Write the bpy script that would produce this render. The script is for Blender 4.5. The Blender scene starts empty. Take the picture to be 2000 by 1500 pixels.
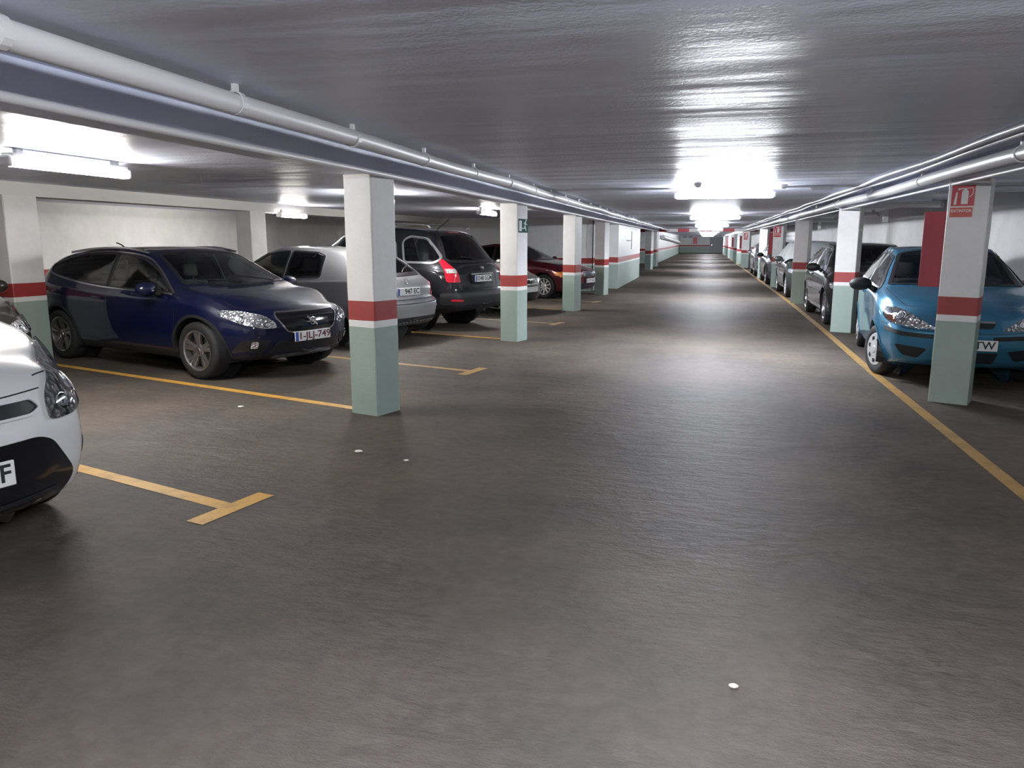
import bpy, bmesh, math, random
import numpy as np
from mathutils import Vector, Matrix
from mathutils.bvhtree import BVHTree
from mathutils.geometry import delaunay_2d_cdt
R_ = math.radians

# ------------------------------------------------------------------ camera, world, exposure
S = bpy.context.scene
FOC, CX, CY = 1500.0, 1000.0, 750.0            # focal length and centre in pixels of the 2000 x 1500 frame
PITCH = math.atan((CY-471.0)/FOC); YAW = math.atan((1378.0-CX)*math.cos(PITCH)/FOC)
cd = bpy.data.cameras.new('camera'); cam = bpy.data.objects.new('camera', cd); S.collection.objects.link(cam); S.camera = cam
cam.location = (0, 0, 1.5); cd.sensor_width = 36; cd.lens = FOC*36/2000; cd.clip_end = 400; cd.clip_start = .05
cam.rotation_euler = (math.pi/2-PITCH, 0, YAW)
wo = bpy.data.worlds.new('World'); S.world = wo; wo.use_nodes = True
wo.node_tree.nodes['Background'].inputs[0].default_value = (.02,.02,.022,1)
S.view_settings.view_transform = 'Standard'; S.view_settings.look = 'None'; S.view_settings.exposure = 1.52; S.view_settings.gamma = 1
S.view_settings.use_curve_mapping = False
S.cycles.use_denoising = True; S.cycles.use_adaptive_sampling = True; S.cycles.adaptive_threshold = .03; S.cycles.max_bounces = 8; S.cycles.diffuse_bounces = 5; S.cycles.transparent_max_bounces = 14; S.cycles.glossy_bounces = 4
S.cycles.sample_clamp_indirect = 6; S.cycles.caustics_reflective = False; S.cycles.caustics_refractive = False
LAMP_AISLE, LAMP_BAY = 165.0, 60.0              # radiance of a lit tube: cool ones over the aisle, warm ones over the bays


# ------------------------------------------------------------------ helpers
COL = bpy.context.scene.collection
def link(o, parent=None):
    COL.objects.link(o)
    if parent is not None: o.parent = parent
    return o
def tag(o, label=None, cat=None, group=None, kind=None):
    if label: o['label'] = label
    if cat: o['category'] = cat
    if group: o['group'] = group
    if kind: o['kind'] = kind
    return o
def empty(name, loc=(0,0,0), rz=0.0):
    o = bpy.data.objects.new(name, None); o.empty_display_size = .2
    link(o); o.location = loc; o.rotation_euler = (0,0,rz); return o
def obj(name, bm, mat, parent=None, smooth=False, angle=None):
    me = bpy.data.meshes.new(name); bm.to_mesh(me); bm.free()
    for m in (mat if isinstance(mat, (list,tuple)) else [mat]): me.materials.append(m)
    if smooth:
        me.polygons.foreach_set('use_smooth', [True]*len(me.polygons))
        if angle: me.set_sharp_from_angle(angle=R_(angle))
    return link(bpy.data.objects.new(name, me), parent)
def obj_data(name, me, parent=None):
    return link(bpy.data.objects.new(name, me), parent)
def box(bm, x0, x1, y0, y1, z0, z1, bev=0, seg=2, M=None):
    m = Matrix.Translation(((x0+x1)/2,(y0+y1)/2,(z0+z1)/2)) @ Matrix.Diagonal((x1-x0,y1-y0,z1-z0,1))
    if M is not None: m = M @ m
    r = bmesh.ops.create_cube(bm, size=1, matrix=m)
    if bev:
        es = list({e for v in r['verts'] for e in v.link_edges})
        bmesh.ops.bevel(bm, geom=es, offset=bev, segments=seg, profile=.5, affect='EDGES')
    return bm
def tube(bm, pts, r, seg=10, cap=True):
    pts = [Vector(p) for p in pts]; n = len(pts); rings = []
    rr = r if isinstance(r, (list,tuple)) else [r]*n
    for i, p in enumerate(pts):
        t = (pts[min(i+1,n-1)]-pts[max(i-1,0)]).normalized()
        a = Vector((0,0,1)) if abs(t.z) < .9 else Vector((1,0,0))
        u = t.cross(a).normalized(); v = u.cross(t)
        rings.append([bm.verts.new(p+(u*math.cos(2*math.pi*k/seg)+v*math.sin(2*math.pi*k/seg))*rr[i]) for k in range(seg)])
    for a, b in zip(rings, rings[1:]):
        for k in range(seg): bm.faces.new((a[k],b[k],b[(k+1)%seg],a[(k+1)%seg]))
    if cap:
        bm.faces.new(rings[0]); bm.faces.new(rings[-1][::-1])
    return bm
def lathe(bm, prof, seg=40, closed=False):
    """prof = [(radius, y)] turned round the Y axis"""
    rings = []
    for r, y in prof:
        if r < 1e-6: rings.append([bm.verts.new((0,y,0))])
        else: rings.append([bm.verts.new((r*math.cos(2*math.pi*k/seg), y, r*math.sin(2*math.pi*k/seg))) for k in range(seg)])
    pr = list(zip(rings, rings[1:]))
    if closed: pr.append((rings[-1], rings[0]))
    for a, b in pr:
        for k in range(seg):
            k2 = (k+1)%seg
            if len(a) == 1 and len(b) == 1: continue
            if len(a) == 1: bm.faces.new((a[0],b[k],b[k2]))
            elif len(b) == 1: bm.faces.new((a[k],b[0],a[k2]))
            else: bm.faces.new((a[k],b[k],b[k2],a[k2]))
    bmesh.ops.recalc_face_normals(bm, faces=bm.faces)
    return bm
def prism(bm, pts2, d, M):
    """outline (a,b) extruded 0..d along local z, placed by M"""
    f = [bm.verts.new(M @ Vector((a,b,d))) for a,b in pts2]
    k = [bm.verts.new(M @ Vector((a,b,0))) for a,b in pts2]
    n = len(pts2); bm.faces.new(f); bm.faces.new(k[::-1])
    for i in range(n): bm.faces.new((k[i],k[(i+1)%n],f[(i+1)%n],f[i]))
    return bm
_txt = {}
def text_mesh(body, size, ext=.001, bold=0.0):
    key = (body,size,ext,bold)
    if key in _txt: return _txt[key]
    cu = bpy.data.curves.new('lettering', 'FONT'); cu.body = body; cu.size = size; cu.extrude = ext; cu.offset = bold
    cu.align_x = 'CENTER'; cu.align_y = 'CENTER'; cu.resolution_u = 3
    o = bpy.data.objects.new('lettering_curve', cu); COL.objects.link(o)
    dg = bpy.context.evaluated_depsgraph_get(); dg.update()
    me = bpy.data.meshes.new_from_object(o.evaluated_get(dg))
    bpy.data.objects.remove(o); bpy.data.curves.remove(cu)
    _txt[key] = me; return me

# ------------------------------------------------------------------ materials
def mat(name, col, rough=.5, metal=0, coat=0, emit=None, es=0, spec=.5, trans=None):
    m = bpy.data.materials.new(name); m.use_nodes = True
    b = m.node_tree.nodes['Principled BSDF']
    b.inputs['Base Color'].default_value = (*col, 1); b.inputs['Roughness'].default_value = rough
    b.inputs['Metallic'].default_value = metal; b.inputs['Coat Weight'].default_value = coat
    b.inputs['Coat Roughness'].default_value = .04; b.inputs['Specular IOR Level'].default_value = spec
    if emit:
        b.inputs['Emission Color'].default_value = (*emit, 1); b.inputs['Emission Strength'].default_value = es
    return m
def glass(name, tint, gl=1.0, ior=1.5):
    m = bpy.data.materials.new(name); m.use_nodes = True
    nt = m.node_tree; nt.nodes.clear()
    o = nt.nodes.new('ShaderNodeOutputMaterial'); mx = nt.nodes.new('ShaderNodeMixShader')
    t = nt.nodes.new('ShaderNodeBsdfTransparent'); t.inputs[0].default_value = (*tint,1)
    g = nt.nodes.new('ShaderNodeBsdfGlossy'); g.inputs['Roughness'].default_value = .02; g.inputs[0].default_value = (gl,gl,gl,1)
    f = nt.nodes.new('ShaderNodeFresnel'); f.inputs[0].default_value = ior
    nt.links.new(f.outputs[0], mx.inputs[0]); nt.links.new(t.outputs[0], mx.inputs[1]); nt.links.new(g.outputs[0], mx.inputs[2])
    nt.links.new(mx.outputs[0], o.inputs[0]); return m
def N(nt, typ, **kw):
    n = nt.nodes.new(typ)
    for k, v in kw.items():
        if k in n.inputs: n.inputs[k].default_value = v
        else: setattr(n, k, v)
    return n

# ------------------------------------------------------------------ curves
def hermite(pts):
    """smooth shape-preserving curve through (x, value)"""
    pts = sorted(pts); X = np.array([p[0] for p in pts], float); V = np.array([p[1] for p in pts], float)
    h = np.diff(X); d = np.diff(V)/h; m = np.zeros(len(X))
    m[0] = d[0]; m[-1] = d[-1]
    for i in range(1, len(X)-1):
        m[i] = 0 if d[i-1]*d[i] <= 0 else (h[i-1]+h[i])*2/2/( (h[i-1]*.5+h[i])/ (1.5) /d[i-1] + (h[i-1]+h[i]*.5)/1.5/d[i]) 
    def f(x):
        x = float(min(max(x, X[0]), X[-1])); i = int(min(np.searchsorted(X, x, 'right')-1, len(X)-2))
        t = (x-X[i])/h[i]
        return float((1+2*t)*(1-t)**2*V[i]+t*(1-t)**2*h[i]*m[i]+t*t*(3-2*t)*V[i+1]+t*t*(t-1)*h[i]*m[i+1])
    return f
def catmull(P, per):
    P = np.array(P, float); out = []
    n = len(P)
    for i in range(n-1):
        p0 = P[max(i-1,0)]; p1 = P[i]; p2 = P[i+1]; p3 = P[min(i+2,n-1)]
        k = per[i]
        for j in range(k):
            t = j/k
            out.append(.5*((2*p1)+(-p0+p2)*t+(2*p0-5*p1+4*p2-p3)*t*t+(-p0+3*p1-3*p2+p3)*t**3))
    out.append(P[-1]); return np.array(out)
def outline(pts, step=.03, smooth=True):
    P = [np.array(p, float) for p in pts]; n = len(P); out = []
    for i in range(n):
        p0,p1,p2,p3 = P[i-1],P[i],P[(i+1)%n],P[(i+2)%n]
        k = max(1, int(np.linalg.norm(p2-p1)/step))
        for j in range(k):
            t = j/k
            if smooth: q = .5*((2*p1)+(-p0+p2)*t+(2*p0-5*p1+4*p2-p3)*t*t+(-p0+3*p1-3*p2+p3)*t**3)
            else: q = p1+(p2-p1)*t
            out.append((float(q[0]), float(q[1])))
    return out
def rounded(pts, r=.03, step=.03):
    """polygon with rounded corners"""
    P = [np.array(p, float) for i, p in enumerate(pts) if abs(p[0]-pts[i-1][0])+abs(p[1]-pts[i-1][1]) > 1e-6]; n = len(P); out = []
    for i in range(n):
        a,b,c = P[i-1],P[i],P[(i+1)%n]
        u = (a-b); lu = np.linalg.norm(u); v = (c-b); lv = np.linalg.norm(v)
        q = min(r, lu*.45, lv*.45); p = b+u/lu*q; s = b+v/lv*q
        for t in (0,.25,.5,.75,1): out.append(tuple((1-t)**2*p+2*t*(1-t)*b+t*t*s))
        e = c-s-(v/lv*0); nx = P[(i+1)%n]; w = P[(i+2)%n]
        k = int((lv-2*q)/step)
        for j in range(1, k): out.append(tuple(s+(v/lv)*(lv-2*q)*j/k))
    return [(float(a),float(b)) for a,b in out]
def inset(pts, d):
    n = len(pts); out = []
    A = sum(pts[i][0]*pts[(i+1)%n][1]-pts[(i+1)%n][0]*pts[i][1] for i in range(n)); s = 1 if A > 0 else -1
    for i in range(n):
        a = np.array(pts[i-1]); b = np.array(pts[i]); c = np.array(pts[(i+1)%n])
        t = c-a; L = np.linalg.norm(t) or 1
        nrm = np.array((-t[1], t[0]))/L*s
        out.append(tuple(b+nrm*d))
    return out
def inpoly(x, y, P):
    c = False; n = len(P); j = n-1
    for i in range(n):
        xi,yi = P[i]; xj,yj = P[j]
        if (yi > y) != (yj > y) and x < (xj-xi)*(y-yi)/(yj-yi)+xi: c = not c
        j = i
    return c
def nearest(x, y, P):
    best = None; n = len(P)
    for i in range(n):
        ax,ay = P[i]; bx,by = P[(i+1)%n]; dx,dy = bx-ax,by-ay
        L = dx*dx+dy*dy or 1e-12; t = min(1,max(0,((x-ax)*dx+(y-ay)*dy)/L)); qx,qy = ax+t*dx, ay+t*dy
        d = (qx-x)**2+(qy-y)**2
        if best is None or d < best[0]: best = (d,qx,qy)
    return best[1], best[2]
def smoothstep(a, b, x):
    t = min(1,max(0,(x-a)/(b-a))); return t*t*(3-2*t)

# ------------------------------------------------------------------ cars
VIEW = {'L':(Vector((0,-1,0)), lambda a,b: Vector((a,4,b))),      # a=x b=z
        'R':(Vector((0,1,0)), lambda a,b: Vector((a,-4,b))),
        'F':(Vector((-1,0,0)), lambda a,b: Vector((5,a,b))),       # a=y b=z
        'B':(Vector((1,0,0)), lambda a,b: Vector((-5,a,b))),
        'T':(Vector((0,0,-1)), lambda a,b: Vector((a,b,5)))}       # a=x b=y
class Car:
    def __init__(self, name, sp):
        self.sp = sp; self.name = name
        self.root = empty(name)
        self.build_body()
    # body shell -----------------------------------------------------
    def build_body(self):
        sp = self.sp
        top = hermite(sp['top']); belt = hermite(sp['belt']); wid = hermite(sp['wid']); wr = hermite(sp['wr']); zb = hermite(sp['zb'])
        x0, x1 = sp['top'][0][0], sp['top'][-1][0]
        per = [4,3,3,5,6,6,10,6,5,5,6]; n = sum(per)+1
        N_ = int((x1-x0)/.033); r = sp.get('rnd', .07)
        xs = sorted(set([x0+(x1-x0)*i/N_ for i in range(N_+1)] + [x0+r*(1-math.cos(t)) for t in (.3,.55,.8,1.05,1.3)] + [x1-r*(1-math.cos(t)) for t in (.3,.55,.8,1.05,1.3)]))
        lagF, lagR = sp.get('lagF',.14), sp.get('lagR',.10)
        bm = bmesh.new(); rings = []; half = []
        for x in xs:
            zt = top(x); zB = belt(x); w = wid(x); b = zb(x); zB = min(zB, zt-.015)
            gh = zt-zB
            zE = min(top(x+lagF), top(x-lagR), zt)-.012-.02*smoothstep(.1,.4,gh)
            zE = max(zE, zB+.35*gh)
            k = smoothstep(.03,.42,zE-zB)
            yE = (w*.86)*(1-k)+wr(x)*k
            zM = b+(zB-b)*.5; ym = sp.get('flare',.0)
            P = [(0,b),(.80*w,b),(.925*w,b+.03),(.975*w,b+.15),(w*(1+ym),zM),(.99*w,zB-.09),(.955*w,zB-.012+.0*k),
                 (.955*w*.5+yE*.5+.012*k,(zB+zE)*.5+.01*k),(yE,zE),(yE*.86,zE+(zt-zE)*.55),(yE*.5,zE+(zt-zE)*.88),(0,zt)]
            S = catmull(P, per)
            d = min(x-x0, x1-x)
            if d < r:
                s = r*(1-math.sqrt(max(0,1-((r-d)/r)**2))); zc = (b+zt)/2
                S[:,0] *= max(.05,1-s/max(w,.1)); S[:,1] = zc+(S[:,1]-zc)*max(.05,1-s/((zt-b)/2))
            half.append(S)
            ring = [bm.verts.new((x,p[0],p[1])) for p in S]
            ring += [bm.verts.new((x,-p[0],p[1])) for p in S[-2:0:-1]]
            rings.append(ring)
        m = len(rings[0])
        for a,b in zip(rings,rings[1:]):
            for k in range(m): bm.faces.new((a[k],b[k],b[(k+1)%m],a[(k+1)%m]))
        cols = 36
        for ring, S, x in ((rings[0],half[0],xs[0]),(rings[-1],half[-1],xs[-1])):
            grid = []
            for k in range(n):
                L = ring[k]; Rr = ring[(m-k)%m]
                if k in (0,n-1): grid.append([L]*(cols+1)); continue
                row = [L]+[bm.verts.new((x, S[k][0]*(1-2*j/cols), S[k][1])) for j in range(1,cols)]+[Rr]
                grid.append(row)
            for k in range(n-1):
                for j in range(cols):
                    q = []
                    for v in (grid[k][j],grid[k][j+1],grid[k+1][j+1],grid[k+1][j]):
                        if v not in q: q.append(v)
                    if len(q) > 2:
                        try: bm.faces.new(q)
                        except ValueError: pass
        # nose and tail profile
        fp = hermite(sp['fprof']); rp = hermite(sp['rprof'])
        wmax = max(p[1] for p in sp['wid'])
        xa, xr = sp['wb']/2+.05, -sp['wb']/2-.05
        cf, cr = sp.get('cf',.2), sp.get('cr',.12)
        for v in bm.verts:
            x,y,z = v.co
            if x > xa:
                s = smoothstep(xa, x1, x); v.co.x += s*(fp(z)-cf*(abs(y)/wmax)**2.3)
            elif x < xr:
                s = smoothstep(-xr, -x0, -x); v.co.x -= s*(rp(z)-cr*(abs(y)/wmax)**2.6)
        bmesh.ops.remove_doubles(bm, verts=bm.verts, dist=1e-4)
        bmesh.ops.dissolve_degenerate(bm, dist=1e-4, edges=bm.edges)
        bmesh.ops.recalc_face_normals(bm, faces=bm.faces)
        self.bm = bm
        self.full = bm.copy(); self.full.faces.ensure_lookup_table()
        self.bvh = BVHTree.FromBMesh(self.full)
    def cut(self, view, P, cond):
        """open a hole bounded by outline P, seen from one side"""
        bm = self.bm; ab = {'L':(0,2),'R':(0,2),'F':(1,2),'B':(1,2),'T':(0,1)}[view]
        xs = [p[0] for p in P]; ys = [p[1] for p in P]; bx = (min(xs),max(xs),min(ys),max(ys))
        ins = set()
        for v in bm.verts:
            a,b = v.co[ab[0]], v.co[ab[1]]
            if bx[0] <= a <= bx[1] and bx[2] <= b <= bx[3] and cond(v) and inpoly(a,b,P): ins.add(v)
        dele = [f for f in bm.faces if all(v in ins for v in f.verts)]
        bmesh.ops.delete(bm, geom=dele, context='FACES')
        for v in list(ins):
            if v.is_valid and v.link_faces:
                q = nearest(v.co[ab[0]], v.co[ab[1]], P); v.co[ab[0]] = q[0]; v.co[ab[1]] = q[1]
        loose = [v for v in bm.verts if not v.link_faces]; bmesh.ops.delete(bm, geom=loose, context='VERTS')
    # projected panels -------------------------------------------------
    def hit(self, view, a, b):
        d, o = VIEW[view]
        p, nr, i, t = self.bvh.ray_cast(o(a,b), d)
        if p is None:
            # slide back towards the body until the ray meets it
            p, nr, i, t = self.bvh.find_nearest(o(a,b)+d*(4 if view in 'LRFB' else 4))
        if nr.dot(d) > 0: nr = -nr
        return p, nr
    def panel(self, name, view, P, off=.003, th=.012, m=None, parent=None, step=.05, sub=None):
        n = len(P); xs = [p[0] for p in P]; ys = [p[1] for p in P]
        pts = [Vector(p) for p in P]
        g = step; a = min(xs)+g*.5; row = 0
        ring = inset(P, g*.45)
        while a < max(xs):
            b = min(ys)+g*.5*(1+row%2)
            while b < max(ys):
                if inpoly(a,b,P):
                    q = nearest(a,b,P)
                    if (q[0]-a)**2+(q[1]-b)**2 > (g*.35)**2: pts.append(Vector((a,b)))
                b += g
            a += g; row += 1
        r = delaunay_2d_cdt(pts, [], [list(range(n))], 1, 1e-5)
        bm = bmesh.new(); vs = []; nrs = []
        for p in r[0]:
            c, nr = self.hit(view, p.x, p.y); vs.append(bm.verts.new(c+nr*off)); nrs.append(nr)
        for f in r[2]:
            try: bm.faces.new([vs[i] for i in f])
            except ValueError: pass
        return self._finish(name, bm, nrs, th, m, parent, VIEW[view][0])
    def _finish(self, name, bm, nrs, th, m, parent, d):
        bm.verts.index_update(); bm.normal_update()
        fs = list(bm.faces)
        if sum(f.normal.dot(d)*f.calc_area() for f in fs) > 0:
            bmesh.ops.reverse_faces(bm, faces=fs)
        be = [e for e in bm.edges if len(e.link_faces) == 1]
        idx = {v: i for i, v in enumerate(bm.verts)}
        src = {}
        ex = bmesh.ops.extrude_edge_only(bm, edges=be)
        nv = [g for g in ex['geom'] if isinstance(g, bmesh.types.BMVert)]
        for v in nv:
            o_ = [e.other_vert(v) for e in v.link_edges if e.other_vert(v) in idx]
            if o_:
                v.co = v.co-nrs[idx[o_[0]]]*th if idx[o_[0]] < len(nrs) else v.co
        return obj(name, bm, m, parent or self.root, smooth=True, angle=50)
    def strip(self, name, view, A, B, off=.004, th=.01, m=None, parent=None, closed=True):
        bm = bmesh.new(); nrs = []; va = []; vb = []
        for p in A: c,nr = self.hit(view,*p); va.append(bm.verts.new(c+nr*off)); nrs.append(nr)
        for p in B: c,nr = self.hit(view,*p); vb.append(bm.verts.new(c+nr*off)); nrs.append(nr)
        n = len(A)
        for i in range(n if closed else n-1):
            j = (i+1)%n
            try: bm.faces.new((va[i],va[j],vb[j],vb[i]))
            except ValueError: pass
        return self._finish(name, bm, nrs, th, m, parent, VIEW[view][0])
    def line(self, name, view, pts, w=.006, off=.0008, m=None, parent=None, step=.05, smooth=True):
        """thin strip along an open polyline"""
        P = np.array(pts, float)
        if smooth and len(P) > 2: Q = catmull(P, [max(2,int(np.linalg.norm(P[i+1]-P[i])/step)) for i in range(len(P)-1)])
        else:
            Q = np.concatenate([np.linspace(P[i],P[i+1],max(2,int(np.linalg.norm(P[i+1]-P[i])/step)),endpoint=False) for i in range(len(P)-1)]+[P[-1:]])
        T = np.gradient(Q, axis=0); T /= np.linalg.norm(T,axis=1)[:,None]+1e-9
        Nn = np.stack([-T[:,1],T[:,0]],1)*w/2
        return self.strip(name, view, [tuple(p) for p in Q+Nn], [tuple(p) for p in Q-Nn], off=off, th=.004, m=m, parent=parent, closed=False)
    def finish_body(self, mats, clad=None):
        bm = self.bm; lin = bm.copy()
        me_b = bm
        if clad:
            for f in bm.faces:
                if f.calc_center_median().z < clad(f.calc_center_median().x): f.material_index = 1
        self.body = obj('body', bm, mats, self.root, smooth=True)
        # dark lining inside the shell
        lin.normal_update()
        mv = {v: v.normal.copy() for v in lin.verts}
        for v, nn in mv.items(): v.co -= nn*.022
        bmesh.ops.reverse_faces(lin, faces=lin.faces)
        obj('interior_lining', lin, M['lining'], self.root, smooth=True)
        self.full.free()
M = {}
M['glass'] = glass('car_glass', (.82,.88,.86)); M['glasssuv'] = glass('privacy_glass', (.25,.26,.27)); M['glassdark'] = glass('tinted_glass', (.10,.11,.12)); M['glassred'] = None
M['lens'] = glass('clear_lens', (.93,.94,.95), ior=1.45)
M['lining'] = mat('cabin_lining', (.028,.028,.03), .8); M['fabric'] = mat('seat_fabric', (.02,.02,.022), .85); M['dash'] = mat('dashboard_plastic', (.018,.018,.02), .6)
M['rubber'] = mat('tyre_rubber', (.012,.012,.013), .75); M['black'] = mat('black_trim', (.012,.012,.014), .45); M['plastic'] = mat('dark_plastic', (.008,.0085,.010), .6)
M['seam'] = mat('panel_gap', (.004,.004,.005), .8); M['chrome'] = mat('chrome', (.75,.76,.78), .12, 1); M['mirror'] = mat('mirror_glass', (.6,.62,.65), .03, 1)
M['alloy'] = mat('alloy_wheel', (.42,.41,.42), .28, .9); M['alloybright'] = mat('bright_alloy', (.72,.72,.73), .3, .6); M['cover'] = mat('wheel_cover_silver', (.50,.51,.52), .35, .3); M['brake'] = mat('brake_steel', (.12,.11,.11), .45, .8)
M['lampback'] = mat('lamp_reflector', (.50,.50,.51), .28, .45); M['lampdark'] = mat('dark_lamp_reflector', (.10,.10,.11), .25, .7)
M['amber'] = mat('amber_lens', (.75,.22,.03), .15, coat=.5); M['amberdull'] = mat('dull_amber_lens', (.45,.16,.07), .2)
M['red'] = mat('red_lamp_lens', (.55,.01,.03), .12, coat=1); M['clearlamp'] = mat('clear_lamp_cell', (.55,.52,.52), .15, .4)
M['plate'] = mat('white_plate', (.72,.72,.70), .4); M['ink'] = mat('black_ink', (.02,.02,.022), .5); M['redink'] = mat('red_ink', (.12,.02,.03), .5); M['euroblue'] = mat('blue_plate_band', (.03,.08,.38), .4)
M['gloss'] = mat('gloss_black', (.006,.006,.008), .12)
M['trimchrome'] = mat('satin_chrome', (.5,.5,.52), .2, 1)
M['satin'] = mat('satin_silver', (.45,.46,.48), .3, .8); M['darksilver'] = mat('recess_silver', (.30,.31,.32), .4, .5); M['suvclad'] = mat('charcoal_cladding', (.005,.0055,.008), .5, .0)
def paint(name, col, metal=.35, rough=.32): return mat(name, col, rough, metal, 1, spec=.15 if metal < .1 else .25)
M['beamwhite'] = mat('white_beam_paint', (.70,.695,.68), .55)
def facets(m, sc, st):
    nt = m.node_tree; b = nt.nodes['Principled BSDF']; t = N(nt,'ShaderNodeTexCoord'); v = N(nt,'ShaderNodeTexVoronoi', Scale=float(sc)); nt.links.new(t.outputs['Object'], v.inputs['Vector'])
    u = N(nt,'ShaderNodeBump', Strength=st, Distance=.02); nt.links.new(v.outputs['Distance'], u.inputs['Height']); nt.links.new(u.outputs[0], b.inputs['Normal'])
facets(M['lampback'], 28, .8); facets(M['clearlamp'], 60, .6)
M['lampback'].node_tree.nodes['Principled BSDF'].inputs['Metallic'].default_value = .8; M['lampback'].node_tree.nodes['Principled BSDF'].inputs['Base Color'].default_value = (.72,.72,.73,1); M['lampback'].node_tree.nodes['Principled BSDF'].inputs['Roughness'].default_value = .18

# ------------------------------------------------------------------ room materials
def pos_z(nt, wob=.006):
    g = N(nt,'ShaderNodeNewGeometry'); n = N(nt,'ShaderNodeTexNoise', Scale=3.0); nt.links.new(g.outputs['Position'], n.inputs['Vector'])
    s = N(nt,'ShaderNodeSeparateXYZ'); nt.links.new(g.outputs['Position'], s.inputs[0])
    a = N(nt,'ShaderNodeMath', operation='MULTIPLY_ADD'); nt.links.new(n.outputs[0], a.inputs[0]); a.inputs[1].default_value = wob*2; nt.links.new(s.outputs[2], a.inputs[2])
    b = N(nt,'ShaderNodeMath', operation='SUBTRACT'); nt.links.new(a.outputs[0], b.inputs[0]); b.inputs[1].default_value = wob
    return g, b
def plaster_bump(nt, b, g, scale=60, dist=.004, strength=.35):
    n = N(nt,'ShaderNodeTexNoise', Scale=float(scale), Detail=4.0); nt.links.new(g.outputs['Position'], n.inputs['Vector'])
    u = N(nt,'ShaderNodeBump', Strength=strength, Distance=dist); nt.links.new(n.outputs[0], u.inputs['Height']); nt.links.new(u.outputs[0], b.inputs['Normal'])
def banded(name, white, red, green, rough=.55):
    m = mat(name, white, rough); nt = m.node_tree; b = nt.nodes['Principled BSDF']
    g, z = pos_z(nt)
    r = N(nt,'ShaderNodeValToRGB'); nt.links.new(z.outputs[0], r.inputs[0])
    # heights are divided by 2.5 m
    z2 = N(nt,'ShaderNodeMath', operation='DIVIDE'); nt.links.new(z.outputs[0], z2.inputs[0]); z2.inputs[1].default_value = 2.5; nt.links.new(z2.outputs[0], r.inputs[0])
    cr = r.color_ramp; cr.interpolation = 'CONSTANT'
    cr.elements[0].color = (*green,1); cr.elements[1].position = .765/2.5; cr.elements[1].color = (*white,1)
    e = cr.elements.new(.826/2.5); e.color = (*red,1); e = cr.elements.new(.992/2.5); e.color = (*white,1)
    # scuffs and stains
    n = N(nt,'ShaderNodeTexNoise', Scale=2.2, Detail=6.0, Roughness=.65); nt.links.new(g.outputs['Position'], n.inputs['Vector'])
    q = N(nt,'ShaderNodeMapRange'); nt.links.new(n.outputs[0], q.inputs[0]); q.inputs[1].default_value = .35; q.inputs[2].default_value = .75; q.inputs[3].default_value = 1.0; q.inputs[4].default_value = .86
    mx = N(nt,'ShaderNodeMix', data_type='RGBA', blend_type='MULTIPLY'); mx.inputs[0].default_value = 1
    nt.links.new(r.outputs[0], mx.inputs[6]); nt.links.new(q.outputs[0], mx.inputs[7]); nt.links.new(mx.outputs[2], b.inputs['Base Color'])
    plaster_bump(nt, b, g); return m
M['band'] = banded('banded_wall_paint', (.80,.795,.785), (.34,.042,.038), (.33,.415,.365))
def ceiling_mat():
    m = mat('ceiling_paint', (.5,.5,.52), .42); nt = m.node_tree; b = nt.nodes['Principled BSDF']
    g = N(nt,'ShaderNodeNewGeometry'); mp = N(nt,'ShaderNodeMapping'); nt.links.new(g.outputs['Position'], mp.inputs[0]); mp.inputs['Scale'].default_value = (.35,1.5,1)
    n = N(nt,'ShaderNodeTexNoise', Scale=1.0, Detail=3.5, Roughness=.5); nt.links.new(mp.outputs[0], n.inputs['Vector'])
    n2 = N(nt,'ShaderNodeTexNoise', Scale=45.0, Detail=3.0); nt.links.new(g.outputs['Position'], n2.inputs['Vector'])
    a = N(nt,'ShaderNodeMath', operation='MULTIPLY_ADD'); nt.links.new(n2.outputs[0], a.inputs[0]); a.inputs[1].default_value = .05; nt.links.new(n.outputs[0], a.inputs[2])
    u = N(nt,'ShaderNodeBump', Strength=.5, Distance=.11); nt.links.new(a.outputs[0], u.inputs['Height']); nt.links.new(u.outputs[0], b.inputs['Normal'])
    r = N(nt,'ShaderNodeValToRGB'); nt.links.new(n.outputs[0], r.inputs[0])
    r.color_ramp.elements[0].position = .3; r.color_ramp.elements[0].color = (.68,.72,.87,1); r.color_ramp.elements[1].position = .75; r.color_ramp.elements[1].color = (.78,.82,.97,1)
    nt.links.new(r.outputs[0], b.inputs['Base Color']); return m
M['ceiling'] = ceiling_mat()
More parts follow.
